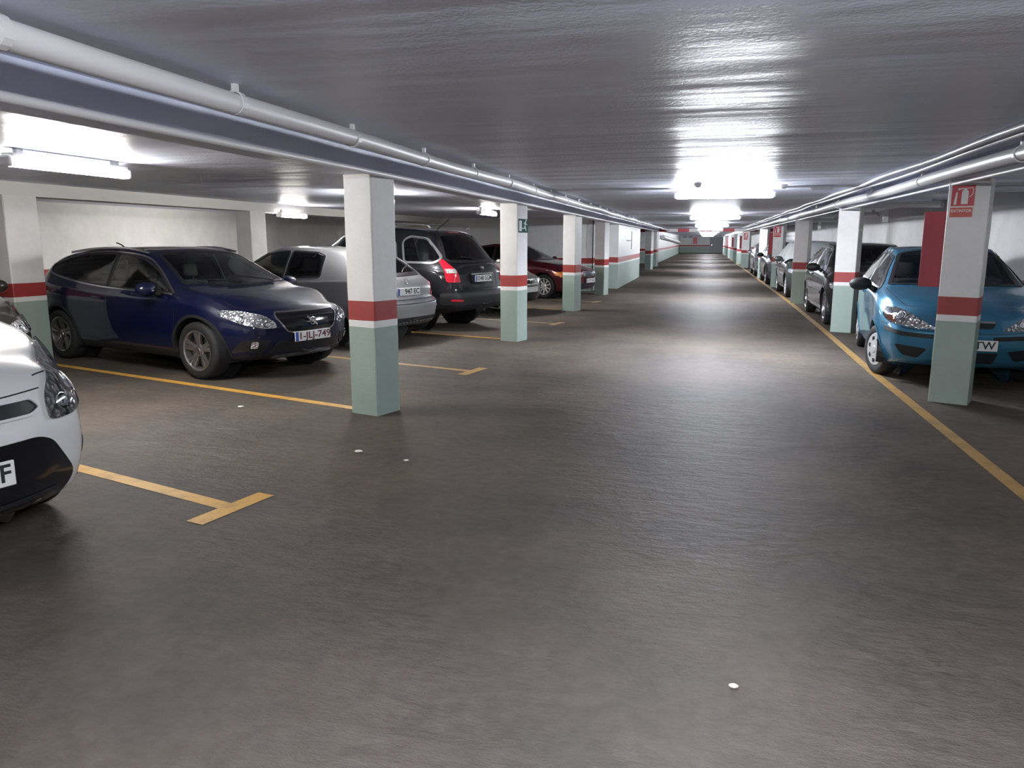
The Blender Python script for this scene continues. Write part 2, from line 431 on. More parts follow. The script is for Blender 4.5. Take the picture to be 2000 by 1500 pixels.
def floor_mat():
    m = mat('worn_floor_paint', (.1,.1,.1), .4, spec=0); nt = m.node_tree; b = nt.nodes['Principled BSDF']
    g = N(nt,'ShaderNodeNewGeometry')
    n = N(nt,'ShaderNodeTexNoise', Scale=.55, Detail=7.0, Roughness=.62); nt.links.new(g.outputs['Position'], n.inputs['Vector'])
    r = N(nt,'ShaderNodeValToRGB'); nt.links.new(n.outputs[0], r.inputs[0])
    r.color_ramp.elements[0].position = .36; r.color_ramp.elements[0].color = (.058,.050,.044,1); r.color_ramp.elements[1].position = .64; r.color_ramp.elements[1].color = (.116,.094,.077,1)
    n3 = N(nt,'ShaderNodeTexNoise', Scale=14.0, Detail=8.0, Roughness=.7); nt.links.new(g.outputs['Position'], n3.inputs['Vector'])
    q = N(nt,'ShaderNodeMapRange'); nt.links.new(n3.outputs[0], q.inputs[0]); q.inputs[1].default_value = .3; q.inputs[2].default_value = .7; q.inputs[3].default_value = .80; q.inputs[4].default_value = 1.20
    mx = N(nt,'ShaderNodeMix', data_type='RGBA', blend_type='MULTIPLY'); mx.inputs[0].default_value = 1
    nt.links.new(r.outputs[0], mx.inputs[6]); nt.links.new(q.outputs[0], mx.inputs[7])
    # a few pale scuffs
    v = N(nt,'ShaderNodeTexNoise', Scale=2.3, Detail=9.0, Roughness=.75); mp = N(nt,'ShaderNodeMapping'); mp.inputs['Scale'].default_value = (1,.35,1); mp.inputs['Rotation'].default_value = (0,0,.5)
    nt.links.new(g.outputs['Position'], mp.inputs[0]); nt.links.new(mp.outputs[0], v.inputs['Vector'])
    q2 = N(nt,'ShaderNodeMapRange'); nt.links.new(v.outputs[0], q2.inputs[0]); q2.inputs[1].default_value = .66; q2.inputs[2].default_value = .78; q2.inputs[3].default_value = 0; q2.inputs[4].default_value = .45
    mx2 = N(nt,'ShaderNodeMix', data_type='RGBA'); nt.links.new(q2.outputs[0], mx2.inputs[0]); nt.links.new(mx.outputs[2], mx2.inputs[6]); mx2.inputs[7].default_value = (.23,.19,.17,1)
    nt.links.new(mx2.outputs[2], b.inputs['Base Color'])
    # gloss and unevenness
    q3 = N(nt,'ShaderNodeMapRange'); nt.links.new(n3.outputs[0], q3.inputs[0]); q3.inputs[1].default_value = .3; q3.inputs[2].default_value = .7; q3.inputs[3].default_value = .33; q3.inputs[4].default_value = .55
    nt.links.new(q3.outputs[0], b.inputs['Roughness'])
    mp2 = N(nt,'ShaderNodeMapping'); mp2.inputs['Scale'].default_value = (1.3,2.6,1); nt.links.new(g.outputs['Position'], mp2.inputs[0])
    w = N(nt,'ShaderNodeTexNoise', Scale=2.2, Detail=8.0, Roughness=.68); nt.links.new(mp2.outputs[0], w.inputs['Vector'])
    u = N(nt,'ShaderNodeBump', Strength=.75, Distance=.05); nt.links.new(w.outputs[0], u.inputs['Height']); nt.links.new(u.outputs[0], b.inputs['Normal'])
    gl = N(nt,'ShaderNodeBsdfGlossy'); nt.links.new(q3.outputs[0], gl.inputs['Roughness']); nt.links.new(u.outputs[0], gl.inputs['Normal'])
    ms = N(nt,'ShaderNodeMixShader'); ms.inputs[0].default_value = .062; nt.links.new(b.outputs[0], ms.inputs[1]); nt.links.new(gl.outputs[0], ms.inputs[2]); nt.links.new(ms.outputs[0], nt.nodes['Material Output'].inputs[0])
    return m
M['floor'] = floor_mat()
def worn_yellow(name, col):
    m = mat(name, col, .5); nt = m.node_tree; b = nt.nodes['Principled BSDF']; g = N(nt,'ShaderNodeNewGeometry')
    n = N(nt,'ShaderNodeTexNoise', Scale=5.0, Detail=8.0, Roughness=.7); nt.links.new(g.outputs['Position'], n.inputs['Vector'])
    r = N(nt,'ShaderNodeValToRGB'); nt.links.new(n.outputs[0], r.inputs[0]); r.color_ramp.elements[0].position = .30; r.color_ramp.elements[0].color = (col[0]*.55,col[1]*.55,col[2]*.7,1)
    r.color_ramp.elements[1].position = .52; r.color_ramp.elements[1].color = (*col,1); nt.links.new(r.outputs[0], b.inputs['Base Color']); return m
M['yellow'] = worn_yellow('yellow_line_paint', (.62,.34,.060)); M['yellowdull'] = worn_yellow('faded_yellow_line_paint', (.36,.21,.055))
M['pipe'] = mat('painted_pipe', (.66,.65,.66), .45); M['conduit'] = mat('grey_conduit', (.62,.61,.63), .4); M['tubebody'] = mat('lamp_housing', (.70,.70,.70), .4)
M['lit'] = mat('lit_diffuser_cool', (.9,.9,.9), .4, emit=(.90,.935,1.0), es=LAMP_AISLE); M['litwarm'] = mat('lit_diffuser_warm', (.9,.9,.9), .4, emit=(1,.955,.89), es=LAMP_BAY); M['unlit'] = mat('unlit_diffuser', (.78,.78,.80), .25)
M['signred'] = mat('sign_red', (.50,.035,.045), .4); M['signorange'] = mat('sign_faded_red', (.55,.07,.05), .4); M['signwhite'] = mat('sign_white', (.75,.74,.72), .4); M['boardred'] = mat('board_red', (.28,.022,.034), .5)
M['signgreen'] = mat('sign_green', (.015,.075,.06), .4); M['greydoor'] = mat('grey_door', (.30,.30,.32), .5); M['navydoor'] = mat('dark_roller_door', (.02,.024,.035), .45)
M['concrete'] = mat('dark_recess', (.22,.22,.23), .7); M['paper'] = mat('white_paper', (.75,.73,.68), .7); M['dark'] = mat('dark_mark', (.04,.04,.045), .6); M['cover'+'cloth'] = mat('cover_cloth', (.42,.44,.43), .75)
def striped():
    m = mat('red_white_stripes', (.7,.7,.7), .5); nt = m.node_tree; b = nt.nodes['Principled BSDF']; g = N(nt,'ShaderNodeNewGeometry'); s = N(nt,'ShaderNodeSeparateXYZ'); nt.links.new(g.outputs['Position'], s.inputs[0])
    a = N(nt,'ShaderNodeMath', operation='ADD'); a.inputs[1].default_value = 20.48; nt.links.new(s.outputs[0], a.inputs[0])
    f = N(nt,'ShaderNodeMath', operation='MODULO'); f.inputs[1].default_value = 1.26; nt.links.new(a.outputs[0], f.inputs[0])
    c = N(nt,'ShaderNodeMath', operation='LESS_THAN'); c.inputs[1].default_value = .63; nt.links.new(f.outputs[0], c.inputs[0])
    mx = N(nt,'ShaderNodeMix', data_type='RGBA'); nt.links.new(c.outputs[0], mx.inputs[0]); mx.inputs[6].default_value = (.68,.66,.66,1); mx.inputs[7].default_value = (.42,.03,.045,1); nt.links.new(mx.outputs[2], b.inputs['Base Color']); return m
M['striped'] = striped()

# ------------------------------------------------------------------ room shell
ZC, ZB = 2.20, 2.05                     # ceiling and beam soffit
Y0, Y1 = -9.0, 104.0
XL, XR = -11.6, 4.02
def struct(name, bm, m, parent=None, **kw):
    o = obj(name, bm, m, parent, **kw)
    if parent is None: o['kind'] = 'structure'
    return o
def sbox(name, m, *b, parent=None, bev=0):
    bm = bmesh.new(); box(bm, *b, bev=bev); return struct(name, bm, m, parent)
floor = sbox('floor', M['floor'], XL-.2, XR+.2, Y0-.2, Y1+.2, -.2, 0)
ceiling = sbox('ceiling', M['ceiling'], XL-.2, XR+.2, Y0-.2, Y1+.2, ZC, ZC+.2)
sbox('wall_left', M['band'], XL-.2, XL, Y0, 23.6, 0, ZC)
sbox('wall_right', M['band'], XR, XR+.2, Y0, Y1, 0, ZC)
sbox('wall_rear', M['band'], XL-.2, XR+.2, Y0-.2, Y0, 0, ZC)
sbox('wall_far', M['band'], -6.4, XR+.2, Y1, Y1+.2, 0, ZC)
sbox('wall_bay_end', M['band'], XL-.2, -3.3, 23.4, 23.6, 0, ZC)
sbox('wall_aisle_left', M['band'], -3.3, -2.68, 24.9, 33.3, 0, ZC)
sbox('wall_aisle_return', M['band'], -3.5, -3.3, 23.4, 33.3, 0, ZC)
sbox('wall_recess', M['band'], -6.4, -6.2, 33.3, 54.0, 0, ZC); sbox('wall_recess_near', M['band'], -6.4, -3.5, 33.1, 33.3, 0, ZC)
sbox('wall_recess_far', M['band'], -6.4, -3.2, 54.0, 54.2, 0, ZC)
sbox('wall_aisle_far_left', M['band'], -3.4, -3.2, 54.2, Y1, 0, ZC)
# beams belong to the ceiling
sbox('trim_4', M['ceiling'], -2.96, -2.63, Y0, 46.3, ZB, ZC); sbox('trim_5', M['ceiling'], 2.17, 2.50, Y0, Y1, ZB, ZC)
sbox('trim_6', M['beamwhite'], -8.37, -8.05, Y0, 23.4, 2.04, ZC)
bm_ = sbox('trim_7', M['striped'], -6.2, XR, 46.3, 46.6, 2.03, ZC); bm_['label'] = 'red and white striped beam across the aisle'

# ------------------------------------------------------------------ painted lines on the floor (parts of the floor)
def ribbon(name, pts, w, m, z=.0025):
    P = np.array(pts, float); T = np.gradient(P, axis=0); T /= np.linalg.norm(T,axis=1)[:,None]; Nn = np.stack([-T[:,1],T[:,0]],1)*w/2
    bm = bmesh.new(); a = [bm.verts.new((*p,z)) for p in P+Nn]; b = [bm.verts.new((*p,z)) for p in P-Nn]
    for i in range(len(P)-1): bm.faces.new((b[i],b[i+1],a[i+1],a[i]))
    return obj(name, bm, m, floor)
SD = Vector((-.956,.292)); 
def stall_line(x, y, L, w=.10, m=None):
    ribbon('painted_line', [(x,y),(x+SD.x*L*.5,y+SD.y*L*.5),(x+SD.x*L,y+SD.y*L)], w, m or M['yellow'])
def stall_T(x, y, L=5.2, m=None):
    u = Vector((.21,.978)); m = m or M['yellow']
    P = [(x-SD.x*.0+u.x*s,y+u.y*s) for s in (-.27,0,.27)]
    ribbon('painted_line', P, .125, m, .0030); stall_line(x+SD.x*.06,y+SD.y*.06,L,.10,m)
ribbon('painted_line', [(1.93,-8),(1.92,0),(1.93,5),(1.95,9.6),(2.03,14),(2.10,20),(2.11,32),(2.10,60),(2.09,100)], .10, M['yellowdull'])
stall_T(-2.56,3.68); stall_line(-3.02,6.30,5.0); stall_T(-2.58,8.50,5.2,M['yellowdull']); stall_line(-3.0,11.52,5.0,.09); stall_T(-2.6,13.95,4.8,M['yellowdull']); stall_line(-3.0,16.9,4.6,.09,M['yellowdull']); stall_T(-2.6,19.3,4,M['yellowdull']); stall_T(-2.55,-1.5,4)

# ------------------------------------------------------------------ columns
CROT = R_(-17)
def column(x, y, w=.30, d=.31, top=ZB, rz=CROT, label='', seedv=0):
    bm = bmesh.new(); box(bm,-w/2,w/2,-d/2,d/2,0,top)
    es = [e for e in bm.edges if abs(e.verts[0].co.z-e.verts[1].co.z) > .5]
    bmesh.ops.bevel(bm, geom=es, offset=.012, segments=2, profile=.5, affect='EDGES')
    # slightly hand-plastered: slice and wobble
    for z in np.linspace(.15,top-.1,12): bmesh.ops.bisect_plane(bm, geom=bm.verts[:]+bm.edges[:]+bm.faces[:], plane_co=(0,0,z), plane_no=(0,0,1))
    rnd = random.Random(int(x*100+y*10))
    for v in bm.verts:
        if .01 < v.co.z < top-.01: v.co.x += rnd.uniform(-.0018,.0018); v.co.y += rnd.uniform(-.0018,.0018)
    o = obj('concrete_column', bm, M['band'], None); o.location = (x,y,0); o.rotation_euler = (0,0,rz)
    tag(o, label, 'column'); return o
LC = [(-2.80,6.24,'white, red and green painted column between blue crossover and T-shaped floor line'),
      (-2.80,11.42,'painted column carrying the green exit sign beside black off-roader'),
      (-2.80,16.75,'painted column standing in front of burgundy saloon bonnet'),
      (-2.83,22.02,'painted column at corner of the bay, just past burgundy saloon nose')]
for x,y,l in LC: column(x,y,label=l)
column(-2.85,0.95,label='painted column next to the white hatchback, away from the T-shaped line')
column(-2.92,42.5,.34,.34,label='far painted column by the dark recess on pipe side of aisle'); column(-2.95,47.6,.34,.34,label='far painted column just past the striped beam, pipe side')
for y,l in ((7.82,'back-row column between blue crossover tail and charcoal car'),(12.98,'back-row column behind the silver hatchback roof'),(18.2,'back-row column deep behind the black off-roader')):
    column(-8.21,y,.32,.46,2.04,R_(-4),l)
RC = [(2.33,7.98,'painted column with extinguisher sign and red board in front of teal hatchback'),
      (2.31,13.88,'plain painted column between teal hatchback and dark grey hatchback'),
      (2.29,20.05,'shaded painted column just behind the dark grey hatchback'),
      (2.35,27.0,'painted column with small extinguisher sign beside covered car'),
      (2.34,33.5,'painted column behind the black hatchback on yellow line side'),
      (2.28,46.6,'far column with red board directly under the striped beam'),
      (2.28,53.2,'far column with tiny green exit sign, next past the striped beam'),
      (2.28,60.2,'far column with red board, second past the striped beam'),
      (2.28,67.0,'far column, third past the striped beam, yellow line side'),
      (2.28,74.0,'far column with red board, fourth past the striped beam'),
      (2.28,81.0,'far column, fifth past the striped beam, yellow line side'),
      (2.28,88.0,'far column, sixth past the striped beam, yellow line side'),
      (2.28,95.0,'last column before the far end wall, yellow line side')]
RR = R_(-23)
for x,y,l in RC: column(x,y,.33 if y < 40 else .45,.30,rz=RR,label=l)
column(2.33,1.9,.33,.30,label='painted column on yellow line side, before the one with the red board')

# ------------------------------------------------------------------ lamps
def lamp(x, y, rz, label, lit=True, z=ZC, L=1.26, side=False, group=None):
    r = empty('fluorescent_lamp', (x,y,z), rz)
    bm = bmesh.new(); hw = .034 if abs(x) < 1 else .053; box(bm,-L/2+.02,L/2-.02,-hw,hw,-.075,-.04,.008,2)
    for q in (-.4,.4): box(bm,L*q-.03,L*q+.03,-.02,.02,-.042,0)
    obj('housing', bm, M['tubebody'], r)
    P = [(.058*math.cos(t), -.098+.046*math.sin(t)) for t in np.linspace(math.pi*.86,math.pi*2.14,13)]
    bm = bmesh.new(); Mx = Matrix.Translation((-L/2+.03,0,0)) @ Matrix(((0,0,1,0),(1,0,0,0),(0,1,0,0),(0,0,0,1)))
    prism(bm, P, L-.06, Mx); obj('diffuser', bm, M['unlit'] if not lit else (M['lit'] if abs(x) < 1 else M['litwarm']), r)
    for s in (-1,1):
        bm = bmesh.new(); box(bm,s*L/2-.02,s*L/2+.02,-.056,.056,-.146,-.065,.014,2); obj('end_cap', bm, M['tubebody'], r)
    tag(r, label, 'lamp', group); return r
for i,y in enumerate((0.2,10.8,21.1,31.4,41.7,52.5,62.8,73.1,83.4,93.7)):
    lamp(.21,y,0,['lit aisle lamp on ceiling level with the white hatchback','lit fluorescent lamp across the aisle between first pair of column bays'][i] if i < 2 else ['second','third','fourth','fifth','sixth','seventh','eighth','ninth'][i-2]+' lit aisle lamp counted from the teal hatchback towards the far wall', group='lit lamps across the aisle')
lamp(-5.15,5.53,R_(90),'lit fluorescent lamp over the empty bay beside blue crossover')
lamp(-4.72,10.7,R_(90),'lit fluorescent lamp hidden behind column, above silver hatchback')
lamp(-4.66,16.55,R_(90),'lit fluorescent lamp above grey hatchback bonnet, near exit sign column')
lamp(-4.8,-.2,R_(90),'lit fluorescent lamp over the bay of the white hatchback')
lp = lamp(-7.985,14.1,R_(90),'lit lamp fixed to the beam above silver hatchback roof', z=2.10, L=1.0)
lamp(-8.62,14.6,R_(90),'lit lamp behind the back-row beam, lighting the rear wall', L=.80)
for x,y,rz in ((3.25,10.2,R_(-12)),(3.2,14.6,0),(3.2,19.5,0),(3.2,25.0,0)): lamp(x,y,rz,{10.2:'unlit lamp tube on ceiling above the teal hatchback roof',14.6:'unlit lamp tube on ceiling above the dark grey hatchback bonnet',19.5:'unlit lamp tube on ceiling behind the dark grey hatchback',25.0:'unlit lamp tube on ceiling above the covered car'}[y],lit=False)

# ------------------------------------------------------------------ pipes and conduits
def pipe(name, pts, r, m, label, cat='pipe', clips=None, seg=12):
    bm = bmesh.new(); tube(bm, pts, r, seg); o = obj(name, bm, m, None, smooth=True, angle=60); tag(o, label, cat)
    for p in clips or []:
        b = bmesh.new(); lathe(b, [(r+.006,-.018),(r+.006,.018),(r,.018),(r,-.018)], 14, closed=True); box(b,-.012,.012,-.012,.012,r-.002,ZC-p[2]-.001)
        c = obj('pipe_clip', b, m, o); c.location = p
    return o
px_, pz_ = -2.10, ZC-.085
pipe('overhead_pipe', [(px_+.02*math.sin(y*.9),y,pz_+.006*math.sin(y*1.7)) for y in np.arange(-8.8,53.5,.8)], 0.048, M['pipe'], 'thick white pipe along the beam above the angled bays', clips=[(px_+.02*math.sin(y*.9),y,pz_) for y in np.arange(-3,30,1.25)])
pipe('conduit', [(-2.603,y,ZB-.012+.003*math.sin(y*1.3)) for y in np.arange(-8.8,46,.8)], .022, M['pipe'], 'slim white conduit along the lower beam edge over angled bays', 'conduit')
pipe('overhead_pipe', [(2.04+.012*math.sin(y*.7),y,2.075+.006*math.sin(y*1.1)) for y in np.arange(-8.8,46,.8)], .052, M['pipe'], 'thick white pipe above the yellow line side columns', clips=[(2.04+.012*math.sin(y*.7),y,2.075) for y in np.arange(1,30,2.5)])
pipe('conduit', [(2.145,y,2.005) for y in np.arange(-8.8,46,2)], .014, M['conduit'], 'thin conduit below the thick pipe on yellow line side', 'conduit')
pipe('conduit', [(1.83+.02*math.sin(y*1.9),y,ZC-.022) for y in np.arange(-8.8,46,.5)], .018, M['conduit'], 'wavy upper conduit on ceiling beside the thick pipe', 'conduit')
pipe('conduit', [(1.925+.018*math.sin(y*.8),y,2.160+.008*math.sin(y*1.3)) for y in np.arange(-8.8,46,.5)], .016, M['conduit'], 'sagging cable conduit just above the thick pipe', 'conduit')
for i,y in enumerate((10.8,21.1,31.4)):
    pipe('conduit', [(.85,y,ZC-.012),(1.80,y,ZC-.012)], .010, M['conduit'], ['cross conduit from first lit aisle lamp to the side pipes','cross conduit from second lit aisle lamp to the side pipes','cross conduit from third lit aisle lamp to the side pipes'][i], 'conduit')
    pipe('conduit', [(-.44,y,ZC-.012),(-2.03,y,ZC-.012)], .010, M['conduit'], ['cross conduit from first lit aisle lamp to the beam pipe','cross conduit from second lit aisle lamp to the beam pipe','cross conduit from third lit aisle lamp to the beam pipe'][i], 'conduit')
def dome(x, y, label):
    bm = bmesh.new(); lathe(bm,[(.05,0),(.05,-.02),(.038,-.045),(.02,-.055),(.001,-.057)],20); o = obj('smoke_detector', bm, M['unlit'], None, smooth=True, angle=50)
    o.rotation_euler = (R_(90),0,0); o.location = (x,y,ZC); tag(o,label,'detector'); return o
dome(.92,10.5,'white round detector on ceiling beside the first lit aisle lamp'); dome(-.12,10.0,'white round detector on ceiling just before first lit aisle lamp')
bm = bmesh.new(); box(bm,-.13,.13,-.02,.02,-.03,0,.006,2); o = obj('junction_box', bm, M['conduit'], None); o.location = (1.42,10.8,ZC-.02); tag(o,'long flat junction box on the ceiling cross conduit','box')
for x,y,rz,L,lab in ((3.2,11.9,0,1.4,'short cross conduit above teal hatchback roof'),(3.2,17.2,0,1.4,'short cross conduit above dark grey hatchback roof'),(3.2,22.2,0,1.4,'short cross conduit above the covered car')):
    pipe('conduit', [(x-L/2,y,ZC-.012),(x+L/2,y,ZC-.012)], .016, M['pipe'], lab, 'conduit')
for x,y,l in ((3.2,15.7,'small white hanging plate above dark grey hatchback'),(3.2,24.3,'small white hanging plate above covered car')):
    r = empty('hanging_plate',(x,y,ZC)); bm = bmesh.new(); box(bm,-.045,.045,-.012,.012,-.36,-.12,.004,1); obj('plate',bm,M['signwhite'],r)
    bm = bmesh.new(); tube(bm,[(0,0,0),(0,0,-.13)],.005,6); obj('rod',bm,M['conduit'],r); tag(r,l,'sign')
bm = bmesh.new(); tube(bm,[(0,58,1.80),(0,64,1.74),(0,80,1.55),(0,96,1.34)],.15,14); o = obj('ventilation_duct', bm, M['pipe'], None, smooth=True, angle=60); o.location.x = -3.04; tag(o,'fat white duct sloping along the far aisle wall','duct')

# ------------------------------------------------------------------ signs and boards
def place_on(o, x, y, rz, lx, ly): o.location = (x+lx*math.cos(rz)-ly*math.sin(rz), y+lx*math.sin(rz)+ly*math.cos(rz), 0); o.rotation_euler = (0,0,rz)
def ext_sign(x, y, label, w=.33, d=.30, lx=-.045, zt=1.995, sc=1.0):
    r = empty('extinguisher_sign'); place_on(r,x,y,RR,lx,-d/2-.002)
    W_, H1, H2 = .195*sc, .185*sc, .085*sc; zc = zt-H1/2; z2 = zt-H1-.012-H2/2
    F = Matrix(((1,0,0,0),(0,0,-1,0),(0,1,0,0),(0,0,0,1)))          # sign plane: X right, Y up, out towards -Y
    bm = bmesh.new(); box(bm,-W_/2,W_/2,-.006,0,zt-H1-H2-.014,zt+.004,.001,1); obj('backing_plate',bm,M['signwhite'],r)
    p = bmesh.new(); box(p,-W_/2+.006,W_/2-.006,-.008,-.0055,zt-H1,zt-.004); pic = obj('pictogram_panel',p,M['signred'],r)
    b = bmesh.new(); T = Matrix.Translation((0,-.0078,zc)) @ F
    s = sc
    prism(b, rounded([(-.012*s,-.075*s),(.042*s,-.075*s),(.042*s,.035*s),(.03*s,.052*s),(0,.052*s),(-.012*s,.035*s)],.008,1), .0016, T)
    prism(b, [(.005*s,.05*s),(.025*s,.05*s),(.025*s,.064*s),(.005*s,.064*s)], .0016, T)
    prism(b, [(-.045*s,.045*s),(-.01*s,.056*s),(.02*s,.058*s),(.02*s,.066*s),(-.04*s,.064*s)], .0016, T)
    prism(b, rounded([(-.070*s,-.078*s),(-.048*s,-.078*s),(-.044*s,.03*s),(-.056*s,.03*s)],.004,1), .0016, T)
    hose = [(.025,.06),(.065,.068),(.078,.05),(.074,.01),(.05,-.015)]
    for a,q in zip(hose,hose[1:]):
        a = Vector(a)*s; q = Vector(q)*s; n = (q-a).normalized(); n = Vector((-n.y,n.x))*.003*s
        prism(b, [tuple(a+n),tuple(a-n),tuple(q-n),tuple(q+n)], .0016, T)
    obj('pictogram', b, M['signwhite'], pic)
    p = bmesh.new(); box(p,-W_/2+.004,W_/2-.012,-.008,-.0055,z2-H2/2,z2+H2/2); cp = obj('caption_panel',p,M['signorange'],r)
    me = text_mesh('EXTINTOR',.034*sc,.0006,.0006); t = obj_data('caption_lettering',me.copy(),cp); t.data.materials.clear(); t.data.materials.append(M['signwhite']); t.matrix_basis = Matrix.Translation((-.004,-.0085,z2+.012)) @ F
    tag(r,label,'sign'); return r
ext_sign(2.33,7.98,'red and white fire extinguisher sign on column before teal hatchback')
ext_sign(2.35,27.0,'small red and white extinguisher sign on column beside covered car',lx=-.02,sc=1.25,zt=1.98)
ext_sign(2.28,46.6,'tiny extinguisher sign on column under the striped beam',w=.45,lx=0,sc=1.3,zt=1.95)
def red_board(x, y, label, w=.33, W_=.22, zb=1.07, zt=1.775):
    r = empty('red_board'); place_on(r,x,y,RR,-w/2-W_/2+.005+.0,.10)
    bm = bmesh.new(); box(bm,-W_/2,W_/2,-.01,.01,zb,zt,.003,1); obj('panel',bm,M['boardred'],r)
    for z in (zb+.12,zt-.12):
        bm = bmesh.new(); box(bm,W_/2-.06,W_/2-.001,.0095,.02,z-.02,z+.02); obj('bracket',bm,M['conduit'],r)
    tag(r,label,'board')
red_board(2.33,7.98,'tall plain red board fixed to the column before teal hatchback')
red_board(2.35,27.0,'red board on column between covered car and black hatchback')
red_board(2.28,46.6,'far red board on column under the striped beam',w=.45); red_board(2.28,60.2,'far red board on second column past the striped beam',w=.45); red_board(2.28,74.0,'tiny far red board on fourth column past striped beam',w=.45)
def exit_sign(x, y, label, sc=1.0, face='side'):
    r = empty('exit_sign')
    if face == 'side': r.location = (x,y,0); r.rotation_euler = (0,0,CROT+R_(90))
    else: r.location = (x,y,0); r.rotation_euler = (0,0,CROT)
    F = Matrix(((1,0,0,0),(0,0,-1,0),(0,1,0,0),(0,0,0,1))); zc = 1.725
    bm = bmesh.new(); box(bm,-.135*sc,.135*sc,-.008,0,zc-.10*sc,zc+.10*sc,.002,1); obj('plate',bm,M['signgreen'],r)
    T = Matrix.Translation((0,-.0078,zc)) @ F @ Matrix.Scale(sc,4); b = bmesh.new()
    prism(b, [(-.125,-.078),(-.05,-.078),(-.05,.075),(-.125,.075)], .0014, T); obj('door_mark',b,M['signwhite'],r)
    b = bmesh.new()
    for q in ([(.03,-.01),(.055,.0),(.075,.055),(.055,.062)],[(.03,-.01),(.055,0),(.09,-.07),(.07,-.078)],[(.03,-.012),(.05,-.01),(.03,-.045),(-.04,-.045),(-.04,-.03),(.02,-.03)],[(.06,.05),(.07,.04),(.11,.02),(.105,.008),(.06,.028)],[(.045,.06),(.055,.05),(.01,.02),(.005,.03)]): prism(b,q,.0014,T)
    prism(b, [(.075+.016*math.cos(t),.078+.016*math.sin(t)) for t in np.linspace(0,2*math.pi,12,endpoint=False)], .0014, T); obj('running_figure',b,M['signwhite'],r)
    tag(r,label,'sign')
def col_pt(x,y,lx,ly): return (x+lx*math.cos(CROT)-ly*math.sin(CROT), y+lx*math.sin(CROT)+ly*math.cos(CROT))
exit_sign(*col_pt(-2.80,11.42,.152,.01),'green running-figure exit sign on the column beside black off-roader')
exit_sign(*col_pt(2.28,53.2,0,-.152),'tiny green exit sign on far column past the striped beam',1.2,'front')
# far end wall fittings and doors
def wallbox(name, m, label, cat, *b):
    bm = bmesh.new(); box(bm,*b,bev=.01,seg=1); o = obj(name,bm,m,None); tag(o,label,cat); return o
sbox('door_1', M['greydoor'], .55, 2.6, Y1-.06, Y1, 0, 2.0, bev=.01)
bm = bmesh.new(); box(bm,.75,.85,Y1-.10,Y1-.055,.98,1.05,.01,1); obj('door_handle',bm,M['chrome'],bpy.data.objects['door_1'])
sbox('door_2', M['navydoor'], XR-.05, XR, 37.6, 42.4, 0, 1.95, bev=.01)
for i in range(9):
    bm = bmesh.new(); box(bm,XR-.075,XR-.049,37.65,42.35,.06+i*.21,.06+i*.21+.18,.008,1); obj('slat',bm,M['navydoor'],bpy.data.objects['door_2'])
sbox('trim_1', M['band'], XR-.09, XR, 37.4, 42.6, 1.95, 2.12)
wallbox('wall_panel', M['signred'], 'red and white panel on far end wall pillar', 'sign', -1.55,-1.05,Y1-.20,Y1-.145,1.15,2.0)
sbox('trim_2', M['band'], -1.7,-.6,Y1-.14,Y1,0,ZC); sbox('trim_3', M['band'], -.2,.45,Y1-.14,Y1,0,ZC)
for x,l in ((-2.9,'dark vent slot on far end wall nearest the duct'),(-2.15,'dark vent slot on far end wall next to the red panel')): wallbox('vent_slot', M['dark'], l, 'vent', x,x+.55,Y1-.03,Y1,1.98,2.08)
wallbox('notice_strip', M['dark'], 'upper thin dark strip on aisle wall past the bay', 'sign', -2.685,-2.67,27.3,29.0,2.015,2.05)
wallbox('notice_strip', M['dark'], 'lower thin dark strip on aisle wall past the bay', 'sign', -2.685,-2.67,27.5,29.0,1.50,1.53)
bm = bmesh.new(); tube(bm,[(-2.672,29.3,1.86),(-2.672,29.32,1.6),(-2.672,29.25,1.2)],.012,6); o = obj('wall_cable',bm,M['dark'],None); tag(o,'dark cable hanging down the aisle wall past the bay','cable')
